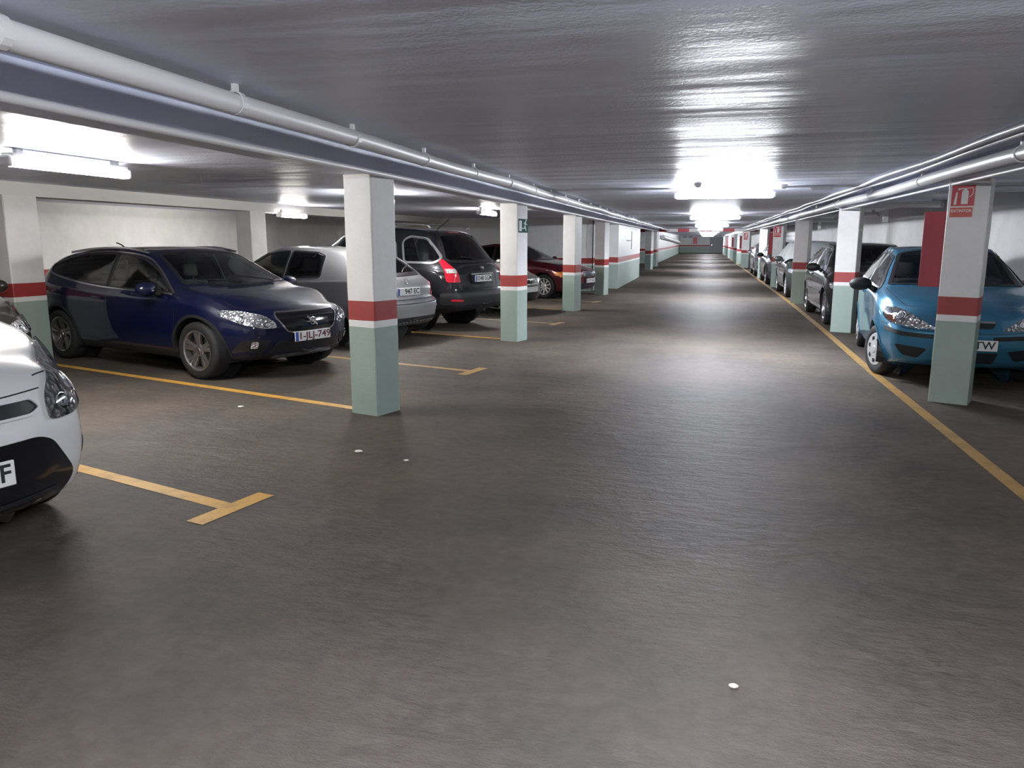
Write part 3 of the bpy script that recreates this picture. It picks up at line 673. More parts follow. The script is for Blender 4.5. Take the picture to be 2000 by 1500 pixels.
# scraps on the floor
def scrap(x, y, r, label, seedv):
    rnd = random.Random(seedv); bm = bmesh.new(); bmesh.ops.create_icosphere(bm, subdivisions=2, radius=1)
    for v in bm.verts: v.co = Vector((v.co.x*r*rnd.uniform(.75,1.1), v.co.y*r*rnd.uniform(.75,1.1), (v.co.z+1)*r*.22))
    o = obj('paper_scrap', bm, M['paper'], None, smooth=False); o.location = (x,y,.0); tag(o,label,'litter')
scrap(.16,2.51,.016,'white crumpled scrap lying alone on the aisle floor',1); scrap(-2.37,4.95,.03,'pale chip on floor by the T-shaped line, larger one',2); scrap(-1.95,4.82,.02,'pale chip on floor by the T-shaped line, smaller one',3)
scrap(-4.08,6.10,.03,'pale scrap beside the yellow line near blue crossover wheel',4)
def mirror_poly(P): return [(-a,b) for a,b in P][::-1]
def wheel_data(key, r, w, rim, style):
    bm = bmesh.new()
    lathe(bm, [(rim-.012,-w/2+.02),(rim+.02,-w/2+.004),(rim+.045,-w/2),(r-.03,-w/2+.004),(r-.010,-w/2+.02),(r-.002,-w/2+.05),(r,0),(r-.002,w/2-.05),(r-.010,w/2-.02),(r-.03,w/2-.004),(rim+.045,w/2),(rim+.02,w/2-.004),(rim-.004,w/2-.016),(rim-.012,w/2-.03)], 48, closed=True)
    tire = bpy.data.meshes.new('tyre_'+key); bm.to_mesh(tire); bm.free(); tire.materials.append(M['rubber'])
    tire.polygons.foreach_set('use_smooth',[True]*len(tire.polygons)); tire.set_sharp_from_angle(angle=R_(45))
    bm = bmesh.new(); yo = w/2
    kind = style[0]
    if kind == 'cover':
        lathe(bm, [(rim+.004,yo-.014),(rim-.004,yo-.002),(rim-.02,yo),(rim*.72,yo-.006),(rim*.45,yo+.006),(rim*.24,yo+.008),(rim*.2,yo+.014),(.001,yo+.016)], 48)
        lathe(bm, [(rim,yo-.02),(rim-.02,yo-.05),(rim-.03,-w/2+.02)], 40)
    else:
        lathe(bm, [(rim-.002,yo-.016),(rim+.004,yo-.006),(rim-.006,yo-.004),(rim-.016,yo-.012),(rim-.022,yo-.05),(rim-.03,-w/2+.03),(rim-.035,-w/2+.03)], 48)
        for ang, wh, wt, da in style[1]:
            a0 = R_(ang-da); a1 = R_(ang)
            h0 = Vector((math.cos(a0)*.045,0,math.sin(a0)*.045)); h1 = Vector((math.cos(a1)*(rim-.012),0,math.sin(a1)*(rim-.012)))
            d = (h1-h0).normalized(); s = Vector((-d.z,0,d.x))
            sec = []
            for t, ww, yy, dp in ((0,wh,yo-.035,.045),(.45,wh*.5+wt*.5,yo-.022,.03),(1,wt,yo-.014,.028)):
                c = h0.lerp(h1,t)
                sec.append([bm.verts.new(c+s*q*ww/2+Vector((0,yv,0))) for q,yv in ((-1,yy-dp),(-1,yy-.006),(-.55,yy),(.55,yy),(1,yy-.006),(1,yy-dp))])
            for A,B in zip(sec,sec[1:]):
                for k in range(6): bm.faces.new((A[k],B[k],B[(k+1)%6],A[(k+1)%6]))
        lathe(bm, [(.07,yo-.08),(.07,yo-.04),(.055,yo-.03),(.034,yo-.028),(.03,yo-.02),(.001,yo-.018)], 20)
    bmesh.ops.recalc_face_normals(bm, faces=bm.faces)
    rm = bpy.data.meshes.new('rim_'+key); bm.to_mesh(rm); bm.free(); rm.materials.append(style[2])
    rm.polygons.foreach_set('use_smooth',[True]*len(rm.polygons)); rm.set_sharp_from_angle(angle=R_(35))
    bm = bmesh.new()
    if kind == 'cover':
        if 1:
            c = rim*.70
            Mx = Matrix.Translation((c,yo-.004,0)) @ Matrix.Rotation(R_(-90),4,'X')
            prism(bm, rounded([(-.022,-.024),(.02,-.018),(.02,.018),(-.022,.024)],.006,1), .007, Mx)
    else:
        lathe(bm, [(rim*.78,yo-.085),(rim*.78,yo-.10),(.06,yo-.10),(.06,yo-.085)], 32, closed=True)
        lathe(bm, [(rim-.03,-w/2+.045),(.001,-w/2+.045)], 32)
    bmesh.ops.recalc_face_normals(bm, faces=bm.faces)
    ex = bpy.data.meshes.new('disc_'+key); bm.to_mesh(ex); bm.free(); ex.materials.append(M['black'] if kind == 'cover' else M['brake'])
    return tire, rm, ex, kind
def spokes(n, wh=.05, wt=.03, twin=0, ph=90):
    out = []
    for k in range(n):
        a = ph+360*k/n
        out += [(a,wh,wt,0)] if not twin else [(a-twin,wh*.8,wt,-twin*.7),(a+twin,wh*.8,wt,twin*.7)]
    return out

def seat_mesh():
    bm = bmesh.new()
    box(bm,-.26,.26,-.25,.25,.30,.46,.06,3)
    box(bm,-.06,.07,-.25,.25,0,.66,.06,3, Matrix.Translation((-.24,0,.40)) @ Matrix.Rotation(R_(-17),4,'Y'))
    box(bm,-.05,.05,-.13,.13,0,.19,.045,3, Matrix.Translation((-.445,0,1.065)) @ Matrix.Rotation(R_(-8),4,'Y'))
    tube(bm,[(-.43,.06,1.0),(-.45,.06,1.12)],.008,6); tube(bm,[(-.43,-.06,1.0),(-.45,-.06,1.12)],.008,6)
    return bm
def bench_mesh():
    bm = bmesh.new()
    box(bm,-.25,.25,-.62,.62,.32,.48,.06,3)
    box(bm,-.06,.06,-.62,.62,0,.58,.05,3, Matrix.Translation((-.26,0,.44)) @ Matrix.Rotation(R_(-20),4,'Y'))
    for y in (-.4,0,.4):
        box(bm,-.045,.045,-.11,.11,0,.15,.04,3, Matrix.Translation((-.47,y,1.0)) @ Matrix.Rotation(R_(-10),4,'Y'))
    return bm

def dress(c):
    sp = c.sp; root = c.root; paint = sp['paint']; wb = sp['wb']; W = max(p[1] for p in sp['wid'])
    wr_, ww, rimr = sp['wheel'][:3]; ra = wr_+sp.get('arch',.055)
    xf, xr = wb/2, -wb/2
    gl = sp.get('glass', M['glass']); fr = sp.get('frame', M['black'])
    # ---- cuts
    for x in (xf, xr):
        P = [(x+ra*math.cos(2*math.pi*k/64), wr_+ra*math.sin(2*math.pi*k/64)) for k in range(64)]
        for v,s in (('L',1),('R',-1)): c.cut(v, P, lambda q,s=s: q.co.y*s > W*.55)
    belt = hermite(sp['belt'])
    side = [rounded(P, r, .04) for P, r in sp['win']]
    for P in side:
        for v,s in (('L',1),('R',-1)): c.cut(v, P, lambda q,s=s: q.co.y*s > .3)
    c.bm.normal_update()
    ws = None
    if 'ws' in sp:
        h = sp['ws']; ws = rounded(h+[(x,-y) for x,y in h[::-1]], .06, .04)
        c.cut('T', ws, lambda q: q.co.z > belt(q.co.x)+.0 and q.normal.z > .1 or q.co.z > .8)
    rw = None
    if 'rw' in sp:
        h = sp['rw']; rw = rounded(h+[(-y,z) for y,z in h[::-1]], .07, .04)
        xm = sp.get('rwx', -.9)
        c.bm.normal_update()
        c.cut('B', rw, lambda q: q.co.x < xm and q.normal.x < -.05)
    # ---- glazing
    for i, P in enumerate(side):
        for v in 'LR':
            g = c.panel('side_window', v, inset(P,-.008), off=.004, th=.004, m=gl)
            c.strip('window_frame', v, inset(P,-sp.get('fw',.018)), inset(P,.012), off=.008, th=.02, m=fr, parent=g)
    if ws:
        g = c.panel('windshield', 'T', inset(ws,-.01), off=.004, th=.004, m=gl)
        c.strip('windshield_border', 'T', inset(ws,-.014), inset(ws,.03), off=.007, th=.02, m=M['black'], parent=g)
    if rw:
        g = c.panel('rear_window', 'B', inset(rw,-.01), off=.004, th=.004, m=sp.get('rglass',gl))
        c.strip('rear_window_border', 'B', inset(rw,-.014), inset(rw,.03), off=.007, th=.02, m=M['black'], parent=g)
    # ---- wheels and arches
    key = c.name
    tire, rm, ex, kind = wheel_data(key, *sp['wheel'])
    yo = W-.01-ww/2-sp.get('tuck',.02)
    bm0 = bmesh.new()
    K = 20; prof = [(ra+.006)*1.0]*(K+1)
    for x in (xf, xr):
        for s in (1,-1):
            wl = obj_data('wheel', tire, root); wl.location = (x, s*yo, wr_)
            wl.rotation_euler = (0,0,(0 if s > 0 else math.pi)+(R_(sp.get('steer',0)) if x > 0 else 0))
            obj_data('wheel_cover' if kind == 'cover' else 'rim', rm, wl)
            if kind == 'cover':
                for k in range(sp['wheel'][3][1]): q = obj_data('cover_slot', ex, wl); q.rotation_euler = (0,-2*math.pi*k/sp['wheel'][3][1]-.3,0)
            else: obj_data('brake_disc', ex, wl)
            bm = bmesh.new(); rings = []
            for j,(y,rr) in enumerate(((W*.965,ra),(W*.9,ra+.01),(W-.36,ra+.01))):
                rings.append([bm.verts.new((x+rr*math.cos(math.pi*k/K*1.2-.1*math.pi), s*y, wr_+rr*math.sin(math.pi*k/K*1.2-.1*math.pi))) for k in range(K+1)])
            for a,b in zip(rings,rings[1:]):
                for k in range(K): bm.faces.new((a[k],b[k],b[k+1],a[k+1]))
            bm.faces.new(rings[-1])
            obj('wheel_arch_liner', bm, M['black'], root)
            # lip round the opening
            v = 'L' if s > 0 else 'R'; lo = R_(sp.get('liplo',-8))
            A = [(x+(ra+.03)*math.cos(t), wr_+(ra+.03)*math.sin(t)) for t in np.linspace(lo,math.pi-lo,34)]
            B = [(x+(ra-.004)*math.cos(t), wr_+(ra-.004)*math.sin(t)) for t in np.linspace(lo,math.pi-lo,34)]
            c.strip('arch_lip', v, A, B, off=.007, th=.03, m=sp.get('lip',paint), closed=False)
    # ---- seams, handles
    for name, v, pts in sp.get('seams',[]):
        for vv in ('LR' if v == 'S' else v): c.line(name, vv, pts, m=M['seam'], smooth=sp.get('seamsm',True))
    for x,z in sp.get('handles',[]):
        for s,v in ((1,'L'),(-1,'R')):
            p,nr = c.hit(v,x,z); bm = bmesh.new()
            box(bm,-.10,.10,-.012,.012,-.014,.014,.010,2)
            o = obj('door_handle', bm, sp.get('hmat',paint), root, smooth=True); o.location = p+nr*.018
            o.rotation_euler = (R_(-8)*s,R_(3),0)
    # ---- door mirrors
    mx, my, mz = sp['mirror']
    for s in (1,-1):
        bm = bmesh.new(); bmesh.ops.create_uvsphere(bm, u_segments=20, v_segments=12, radius=1)
        for q in bm.verts:
            q.co = Vector((q.co.x*.085 if q.co.x > 0 else q.co.x*.035, q.co.y*.125, q.co.z*.078))
            q.co.z += .02*(q.co.y*s/.125)*0
        for q in bm.verts:
            e = (abs(q.co.y)/.125)**2; q.co.z *= 1+.18*e*(1-e)
        o = obj('door_mirror', bm, sp.get('mmat',paint), root, smooth=True); o.location = (mx, s*(my+.11), mz)
        bm = bmesh.new(); tube(bm,[(0.0,-s*.10,-.03),(.0,-s*.17,-.075)],[.028,.035],8); obj('mirror_stalk', bm, M['black'], o, smooth=True)
        bm = bmesh.new(); bmesh.ops.create_circle(bm, cap_ends=True, segments=20, radius=1, matrix=Matrix.Translation((-.0345,0,0)) @ Matrix.Diagonal((1,.10,.06,1)) @ Matrix.Rotation(R_(-90),4,'Y')); obj('mirror_glass', bm, M['mirror'], o)
    # ---- cabin
    if sp.get('cabin',True):
        dz = sp.get('cabz',0); cx = sp.get('cabx',0)
        for y in (.36,-.36):
            o = obj('front_seat', seat_mesh(), M['fabric'], root, smooth=True, angle=40); o.location = (cx+.02,y,dz-.02)
        o = obj('rear_bench', bench_mesh(), M['fabric'], root, smooth=True, angle=40); o.location = (cx-.85,0,dz)
        bm = bmesh.new(); box(bm,cx+.55,cx+1.0,-W*.86,W*.86,.55+dz,.86+dz,.07,3); obj('dashboard', bm, M['dash'], root, smooth=True, angle=40)
        bm = bmesh.new()
        pts = [(0,.18*math.cos(t),.18*math.sin(t)) for t in np.linspace(0,2*math.pi,28)]; tube(bm,pts,.014,8,False)
        for t in (R_(0),R_(180),R_(-90)): tube(bm,[(0,0,0),(0,.18*math.cos(t),.18*math.sin(t))],.014,6)
        bmesh.ops.create_uvsphere(bm,u_segments=10,v_segments=6,radius=.05)
        o = obj('steering_wheel', bm, M['dash'], root, smooth=True); o.location = (cx+.45,.36,.84+dz); o.rotation_euler = (0,R_(-25),0)
    # ---- lights, grille, plates, trim
    for it in sp.get('parts',[]): it(c)
    c.finish_body([paint, sp.get('cladmat',M['plastic'])], sp.get('clad'))
    # underside pan keeps the cabin closed
    return c

# --- pieces used in the lists of parts
def p_headlight(view, P, bowls, lens=True, amber=None, r=.02, backing=None):
    def f(c):
        for s in (1,-1):
            Q = P if s > 0 else ([(a,-b) for a,b in P] if view == 'T' else (mirror_poly(P) if view == 'F' else P))
            v = view if view in 'FTB' else ('L' if s > 0 else 'R')
            Q = rounded(Q, r, .02)
            h = c.panel('headlight', v, Q, off=.004, th=.02, m=backing or M['lampback'], step=.03)
            for a,b,rr in bowls:
                if view in 'F': a_,b_ = a*s,b
                elif view == 'T': a_,b_ = a,b*s
                else: a_,b_ = a,b
                p,nr = c.hit(v,a_,b_); bm = bmesh.new()
                lathe(bm,[(rr,.004),(rr*.97,.012),(rr*.85,.010),(rr*.45,-.0),(rr*.25,.004),(.001,.006)],20)
                o = obj('reflector_bowl', bm, M['chrome'], h, smooth=True); o.location = p+nr*.006
                o.rotation_euler = nr.to_track_quat('Y','Z').to_euler()
            if amber:
                A = amber if s > 0 else (mirror_poly(amber) if view == 'F' else ([(a,-b) for a,b in amber] if view == 'T' else amber))
                c.panel('turn_signal', v, rounded(A,.012,.02), off=.012, th=.006, m=M['amber'], parent=h, step=.03)
            if lens: c.panel('lens', v, Q, off=.020, th=.018, m=M['lens'], parent=h, step=.03)
    return f
def p_panel(name, view, P, m, r=.02, off=.006, th=.015, both=False, step=.04, ring=None, rw=.012, child=None):
    def f(c):
        for s in ((1,-1) if both else (1,)):
            Q = P; v = view
            if view in 'FB' and s < 0: Q = mirror_poly(P)
            if view == 'T' and s < 0: Q = [(a,-b) for a,b in P]
            if view == 'S': v = 'L' if s > 0 else 'R'
            Q = rounded(Q, r, .02)
            o = c.panel(name, v, Q, off=off, th=th, m=m, step=step)
            if ring: c.strip(name+'_surround', v, inset(Q,-rw), inset(Q,rw*.5), off=off+.008, th=.015, m=ring, parent=o)
            if child: child(c, o)
    return f
def p_bars(name, view, lines, m, w=.012, off=.014):
    def f(c):
        for pts in lines: c.line(name, view, pts, w=w, off=off, m=m)
    return f
def p_plate(view, y, z, txt, w=.52, h=.11, col=None, blue=True, tcol=None, right=False, tsize=None):
    def f(c):
        p,nr = c.hit(view, y, z); p2,_ = c.hit(view,y+.2,z); p3,_ = c.hit(view,y-.2,z)
        s = 1 if view == 'F' else -1
        bm = bmesh.new(); box(bm,-w/2,w/2,-h/2,h/2,0,.012,.004,1)
        o = obj('license_plate', bm, col or M['plate'], c.root)
        # outward frame: X right as read, Y up, Z out
        X = Vector((0,s,0)); Yv = Vector((0,0,1)); Z = Vector((s,0,0))
        o.matrix_basis = Matrix.Translation(Vector((max(p.x,p2.x*0+p.x) if s > 0 else p.x, y, z))+Z*.012) @ Matrix((X,Yv,Z)).transposed().to_4x4()
        if blue:
            bm = bmesh.new(); box(bm,-w/2+.004,-w/2+.045,-h/2+.004,h/2-.004,.0122,.0134); obj('plate_band', bm, M['euroblue'], o)
        if not txt: return
        me = text_mesh(txt, tsize or h*.98, .0006, .002)
        t = obj_data('plate_lettering', me.copy(), o); t.data.materials.clear(); t.data.materials.append(tcol or M['ink'])
        xs = [v.co.x for v in me.vertices]; wd = max(xs)-min(xs); av = w-(.075 if blue else .04)
        k = min(1.05 if right else 1.3,av/wd); t.scale = (k,1,1); t.location = (w/2-.022-wd*k/2 if right else (.022 if blue else 0), -.0, .0135)
    return f
def p_tube(name, pts, r, m, both=False, feet=None):
    def f(c):
        for s in ((1,-1) if both else (1,)):
            bm = bmesh.new(); P = catmull([(x,y*s,z) for x,y,z in pts],[6]*(len(pts)-1)) if len(pts) > 2 else [(x,y*s,z) for x,y,z in pts]
            tube(bm,[tuple(p) for p in P],r,8); obj(name,bm,m,c.root,smooth=True,angle=60)
    return f
def p_emblem(view, y, z, r, kind):
    def f(c):
        p,nr = c.hit(view,y,z); s = 1 if view == 'F' else -1
        bm = bmesh.new(); lathe(bm,[(r,0),(r,.008),(r*.8,.010),(r*.78,.0)],24)
        if kind == 'bar':
            box(bm,-r*1.9,r*1.9,.0,.006,-.012,.012,M=Matrix.Rotation(R_(-35),4,'Y'))
            box(bm,-r*.5,r*.5,.002,.010,-.012,.012)
        elif kind == 'bolt': box(bm,-r*1.1,r*1.1,.002,.009,-.010,.010,M=Matrix.Rotation(R_(-14),4,'Y'))
        elif kind == 'oval': lathe(bm,[(r*.75,.004),(.001,.006)],24)
        o = obj('emblem', bm, M['chrome'], c.root, smooth=True, angle=40)
        o.location = p+Vector((s*.02,0,0)); o.rotation_euler = (0,0,R_(-90) if s > 0 else R_(90))
        if kind == 'oval': o.scale = (1.6,1,.8)
    return f
def blue_crossover():
    pt = paint('dark_blue_paint', (.0014,.0035,.028), .0, .5)
    sp = dict(paint=pt, wb=2.66,
      top=[(-2.13,.99),(-2.06,1.10),(-1.88,1.25),(-1.5,1.375),(-.9,1.44),(-.3,1.46),(.12,1.435),(.42,1.36),(1.12,1.02),(1.5,.955),(1.9,.86),(2.10,.78)],
      belt=[(-2.13,.97),(-1.7,1.035),(-1.2,1.0),(-.4,.945),(.6,.905),(1.05,.90),(1.6,.82),(2.1,.68)],
      wid=[(-2.13,.72),(-1.85,.83),(-1.3,.89),(-.6,.885),(.5,.885),(1.33,.895),(1.75,.84),(2.1,.72)],
      wr=[(-2.1,.50),(-1.5,.53),(-.8,.58),(-.1,.60),(.5,.63),(1.1,.70),(2.1,.7)],
      zb=[(-2.13,.34),(-1.8,.24),(-1,.20),(1.2,.20),(1.8,.21),(2.1,.24)],
      fprof=[(.2,-.10),(.32,-.02),(.45,.03),(.58,.04),(.68,.02),(.76,-.04),(.9,-.10)],
      rprof=[(.2,-.05),(.4,.05),(.62,.06),(.8,.01),(1.0,-.03),(1.3,-.03)], cf=.30, cr=.16, rnd=.06,
      wheel=(.325,.225,.225,('spoke',spokes(5,.05,.05,10),M['alloy'])), arch=.05, tuck=.0,
      win=[([(.93,.94),(.55,1.17),(.22,1.315),(-.15,1.365),(-.27,1.37),(-.27,.975)],.025),([(-.32,.98),(-.32,1.372),(-.8,1.365),(-1.25,1.315),(-1.66,1.20),(-1.60,1.13),(-1.0,1.03)],.03)],
      frame=M['black'], fw=.012,
      ws=[(.31,.54),(.99,.70),(1.09,.35),(1.11,0)], rw=[(.0,1.30),(.44,1.28),(.55,1.10),(.50,1.06),(0,1.05)], rwx=-1.5,
      mirror=(.72,.90,.99), mmat=pt, handles=[(-.42,.84),(-1.28,.89)], cabx=.02, cabz=-.0,
      clad=lambda x: .30, lip=M['plastic'],
      seams=[('door_seam','S',[(-.30,1.37),(-.30,.6),(-.36,.33)]),('door_seam','S',[(.98,.92),(1.0,.7),(.93,.45),(.9,.33)]),('door_seam','S',[(-1.55,1.09),(-1.32,.95),(-1.12,.72),(-.97,.45),(-.95,.33)]),('sill_seam','S',[(-.95,.33),(0,.33),(.9,.33)]),
             ('bonnet_seam','T',[(1.02,.74),(1.5,.72),(1.8,.62),(1.95,.5)]),('bonnet_seam','T',[(1.02,-.74),(1.5,-.72),(1.8,-.62),(1.95,-.5)])])
    head = [(.44,.585),(.58,.59),(.72,.63),(.81,.72),(.79,.775),(.68,.765),(.54,.715),(.45,.65)]
    sp['parts'] = [
      p_headlight('F', head, [(.72,.69,.048),(.62,.66,.042),(.53,.63,.034)], r=.03),
      p_panel('grille','F',[(-.41,.745),(.41,.745),(.43,.70),(.33,.55),(.26,.53),(-.26,.53),(-.33,.55),(-.43,.70)],M['gloss'],.02,ring=M['chrome'],rw=.010),
      p_emblem('F',0,.64,.045,'bar'),
      p_panel('lower_grille','F',[(-.42,.44),(.42,.44),(.50,.31),(-.50,.31)],M['black'],.03),
      p_panel('fog_lamp_recess','F',[(.50,.46),(.74,.47),(.76,.36),(.56,.31)],M['plastic'],.03,both=True),
      p_panel('fog_lamp','F',[(.62,.45),(.68,.45),(.68,.38),(.62,.38)],M['clearlamp'],.02,off=.016,both=True),
      p_panel('skid_plate','F',[(-.40,.275),(.40,.275),(.44,.245),(-.44,.245)],M['alloy'],.01,off=.012),
      p_plate('F',0,.475,'1-JLJ-749',tcol=M['redink']),
      p_panel('tail_light','B',[(.58,.72),(.70,.74),(.74,1.0),(.66,1.12),(.60,1.10),(.62,.95)],M['red'],.03,both=True),
      p_panel('tail_light_wrap','S',[(-2.0,.74),(-1.93,.76),(-1.90,.95),(-1.94,1.07),(-2.0,1.05)],M['red'],.02,both=True),
      *[p_bars('window_trim',v,[[(.93,.925),(0,.955),(-.6,.985),(-1.2,1.05),(-1.62,1.125)],[(.95,.945),(.55,1.185),(.22,1.335),(-.3,1.388),(-.8,1.383),(-1.25,1.335),(-1.67,1.215)]],M['trimchrome'],w=.016,off=.011) for v in 'LR'],
      p_tube('roof_rail',[(-1.45,.555,1.38),(-.9,.60,1.425),(-.2,.62,1.44),(.25,.615,1.385)],.014,M['chrome'],both=True),
      p_tube('antenna',[(-1.15,0,1.41),(-1.25,0,1.47),(-1.36,0,1.50)],[.012,.010,.004]+[.004]*10 if False else .009,M['black']),
      p_tube('wiper',[(1.08,.45,1.045),(1.0,0.1,1.10),(.95,-.1,1.125)],.008,M['black']),
      p_tube('wiper',[(1.10,-.05,1.04),(1.03,-.3,1.075),(.95,-.52,1.09)],.008,M['black']),
    ]
    return sp

def curves(x0, x1, H, W, tail, lid, rr, rf, cowl, mid, nose, sill=.19, crown=1.0, wroof=.60, belt=None, wl=None):
    """rear x0, front x1, roof height H, half width W; (x,z) of tail edge, lid or window foot, rear roof, front roof, cowl, mid bonnet, nose"""
    top = [(x0,tail-.05),(x0+.05,tail+.02)]+lid+rr+[((rr[-1][0]+rf[0])/2,H)]+[rf, cowl, mid, (x1-.12,nose+.05), (x1,nose-.03)]
    zc = cowl[1]
    belt = belt or [(x0,tail-.06),(x0+.4,zc+.0),(0,zc-.06),(cowl[0],zc-.10),(mid[0],mid[1]-.11),(x1,nose-.13)]
    wid = wl or [(x0,W*.82),(x0+.28,W*.94),(x0+.75,W),(0,W),(x1-.8,W),(x1-.35,W*.94),(x1,W*.80)]
    wr = [(x0,wroof-.08),(rr[0][0],wroof-.05),((rr[-1][0]+rf[0])/2,wroof),(rf[0],wroof),(cowl[0],W*.80),(x1,W*.80)]
    zb = [(x0,sill+.10),(x0+.35,sill+.03),(x0+1,sill),(x1-.9,sill),(x1-.3,sill+.01),(x1,sill+.05)]
    return dict(top=top, belt=belt, wid=wid, wr=wr, zb=zb)
FP = [(.2,-.08),(.32,-.01),(.45,.03),(.58,.03),(.70,.0),(.80,-.05),(.95,-.10)]
RP = [(.2,-.06),(.35,.04),(.60,.06),(.72,.02),(.9,-.02),(1.3,-.04)]

def silver_hatch():
    pt = paint('silver_paint', (.36,.37,.38), .55, .34)
    sp = dict(paint=pt, wb=2.51, **curves(-2.04,2.08,1.43,.865,.93,[(-1.93,1.0),(-1.78,1.07)],[(-1.22,1.37),(-.7,1.415)],(.12,1.40),(1.02,.98),(1.5,.92),.76,wroof=.57,
          belt=[(-2.04,.88),(-1.6,.98),(-1,.97),(0,.93),(1,.88),(1.5,.81),(2.08,.62)]),
      fprof=FP, rprof=[(.2,-.05),(.34,.05),(.58,.085),(.645,.06),(.66,.0),(.8,-.01),(1.0,-.03),(1.4,-.04)], cf=.24, cr=.14,
      wheel=(.305,.20,.20,('spoke',spokes(7,.04,.03),M['alloy'])),
      win=[([(.88,.935),(.20,1.30),(-.12,1.345),(-.32,1.35),(-.32,.965)],.03),([(-.38,.965),(-.38,1.35),(-.85,1.33),(-1.02,1.28),(-1.08,1.0)],.04)], fw=.012,
      ws=[(.24,.52),(.92,.68),(1.0,.35),(1.02,0)], rw=[(0,1.335),(.40,1.32),(.56,1.04),(.50,1.01),(0,1.005)], rwx=-1.1,
      mirror=(.70,.88,.98), handles=[(-.45,.85)], hmat=pt,
      seams=[('door_seam','S',[(-.42,1.35),(-.44,.6),(-.42,.30)]),('door_seam','S',[(.92,.9),(.93,.6),(.86,.30)]),('boot_seam','B',[(-.60,.66),(0,.655),(.60,.66)]),('boot_seam','B',[(.60,.66),(.66,.80),(.64,.95)]),('boot_seam','B',[(-.60,.66),(-.66,.80),(-.64,.95)])])
    sp['parts'] = [
      p_panel('tail_light','B',[(.60,.69),(.745,.70),(.745,.88),(.66,.90),(.63,.80)],M['red'],.03,both=True),
      p_panel('plate_recess','B',[(-.31,.86),(.31,.86),(.33,.70),(-.33,.70)],M['darksilver'],.03,off=.002),
      p_plate('B',0,.775,'947 EC',right=True), p_emblem('B',0,.91,.04,'ring'),
      p_bars('bumper_groove','B',[[(-.78,.615),(0,.60),(.78,.615)]],M['seam'],w=.014,off=.001),
      p_bars('bumper_strip','B',[[(-.79,.55),(0,.535),(.79,.55)]],pt,w=.03,off=.012),
      p_headlight('F',[(.38,.62),(.74,.64),(.76,.74),(.60,.76),(.40,.72)],[(.55,.69,.05)]),
      p_panel('grille','F',[(-.30,.72),(.30,.72),(.26,.60),(-.26,.60)],M['black'],.03,ring=M['chrome']),
      p_panel('sunroof','T',[(-.45,.36),(.02,.36),(.02,-.36),(-.45,-.36)],M['gloss'],.05,off=.002),
      p_panel('lower_bumper','B',[(-.62,.40),(.62,.40),(.60,.31),(-.60,.31)],M['plastic'],.03,off=.002),
      p_tube('rear_wiper',[(-1.93,.0,1.05),(-1.86,-.12,1.10),(-1.80,-.30,1.15)],.008,M['black']),
    ]
    return sp

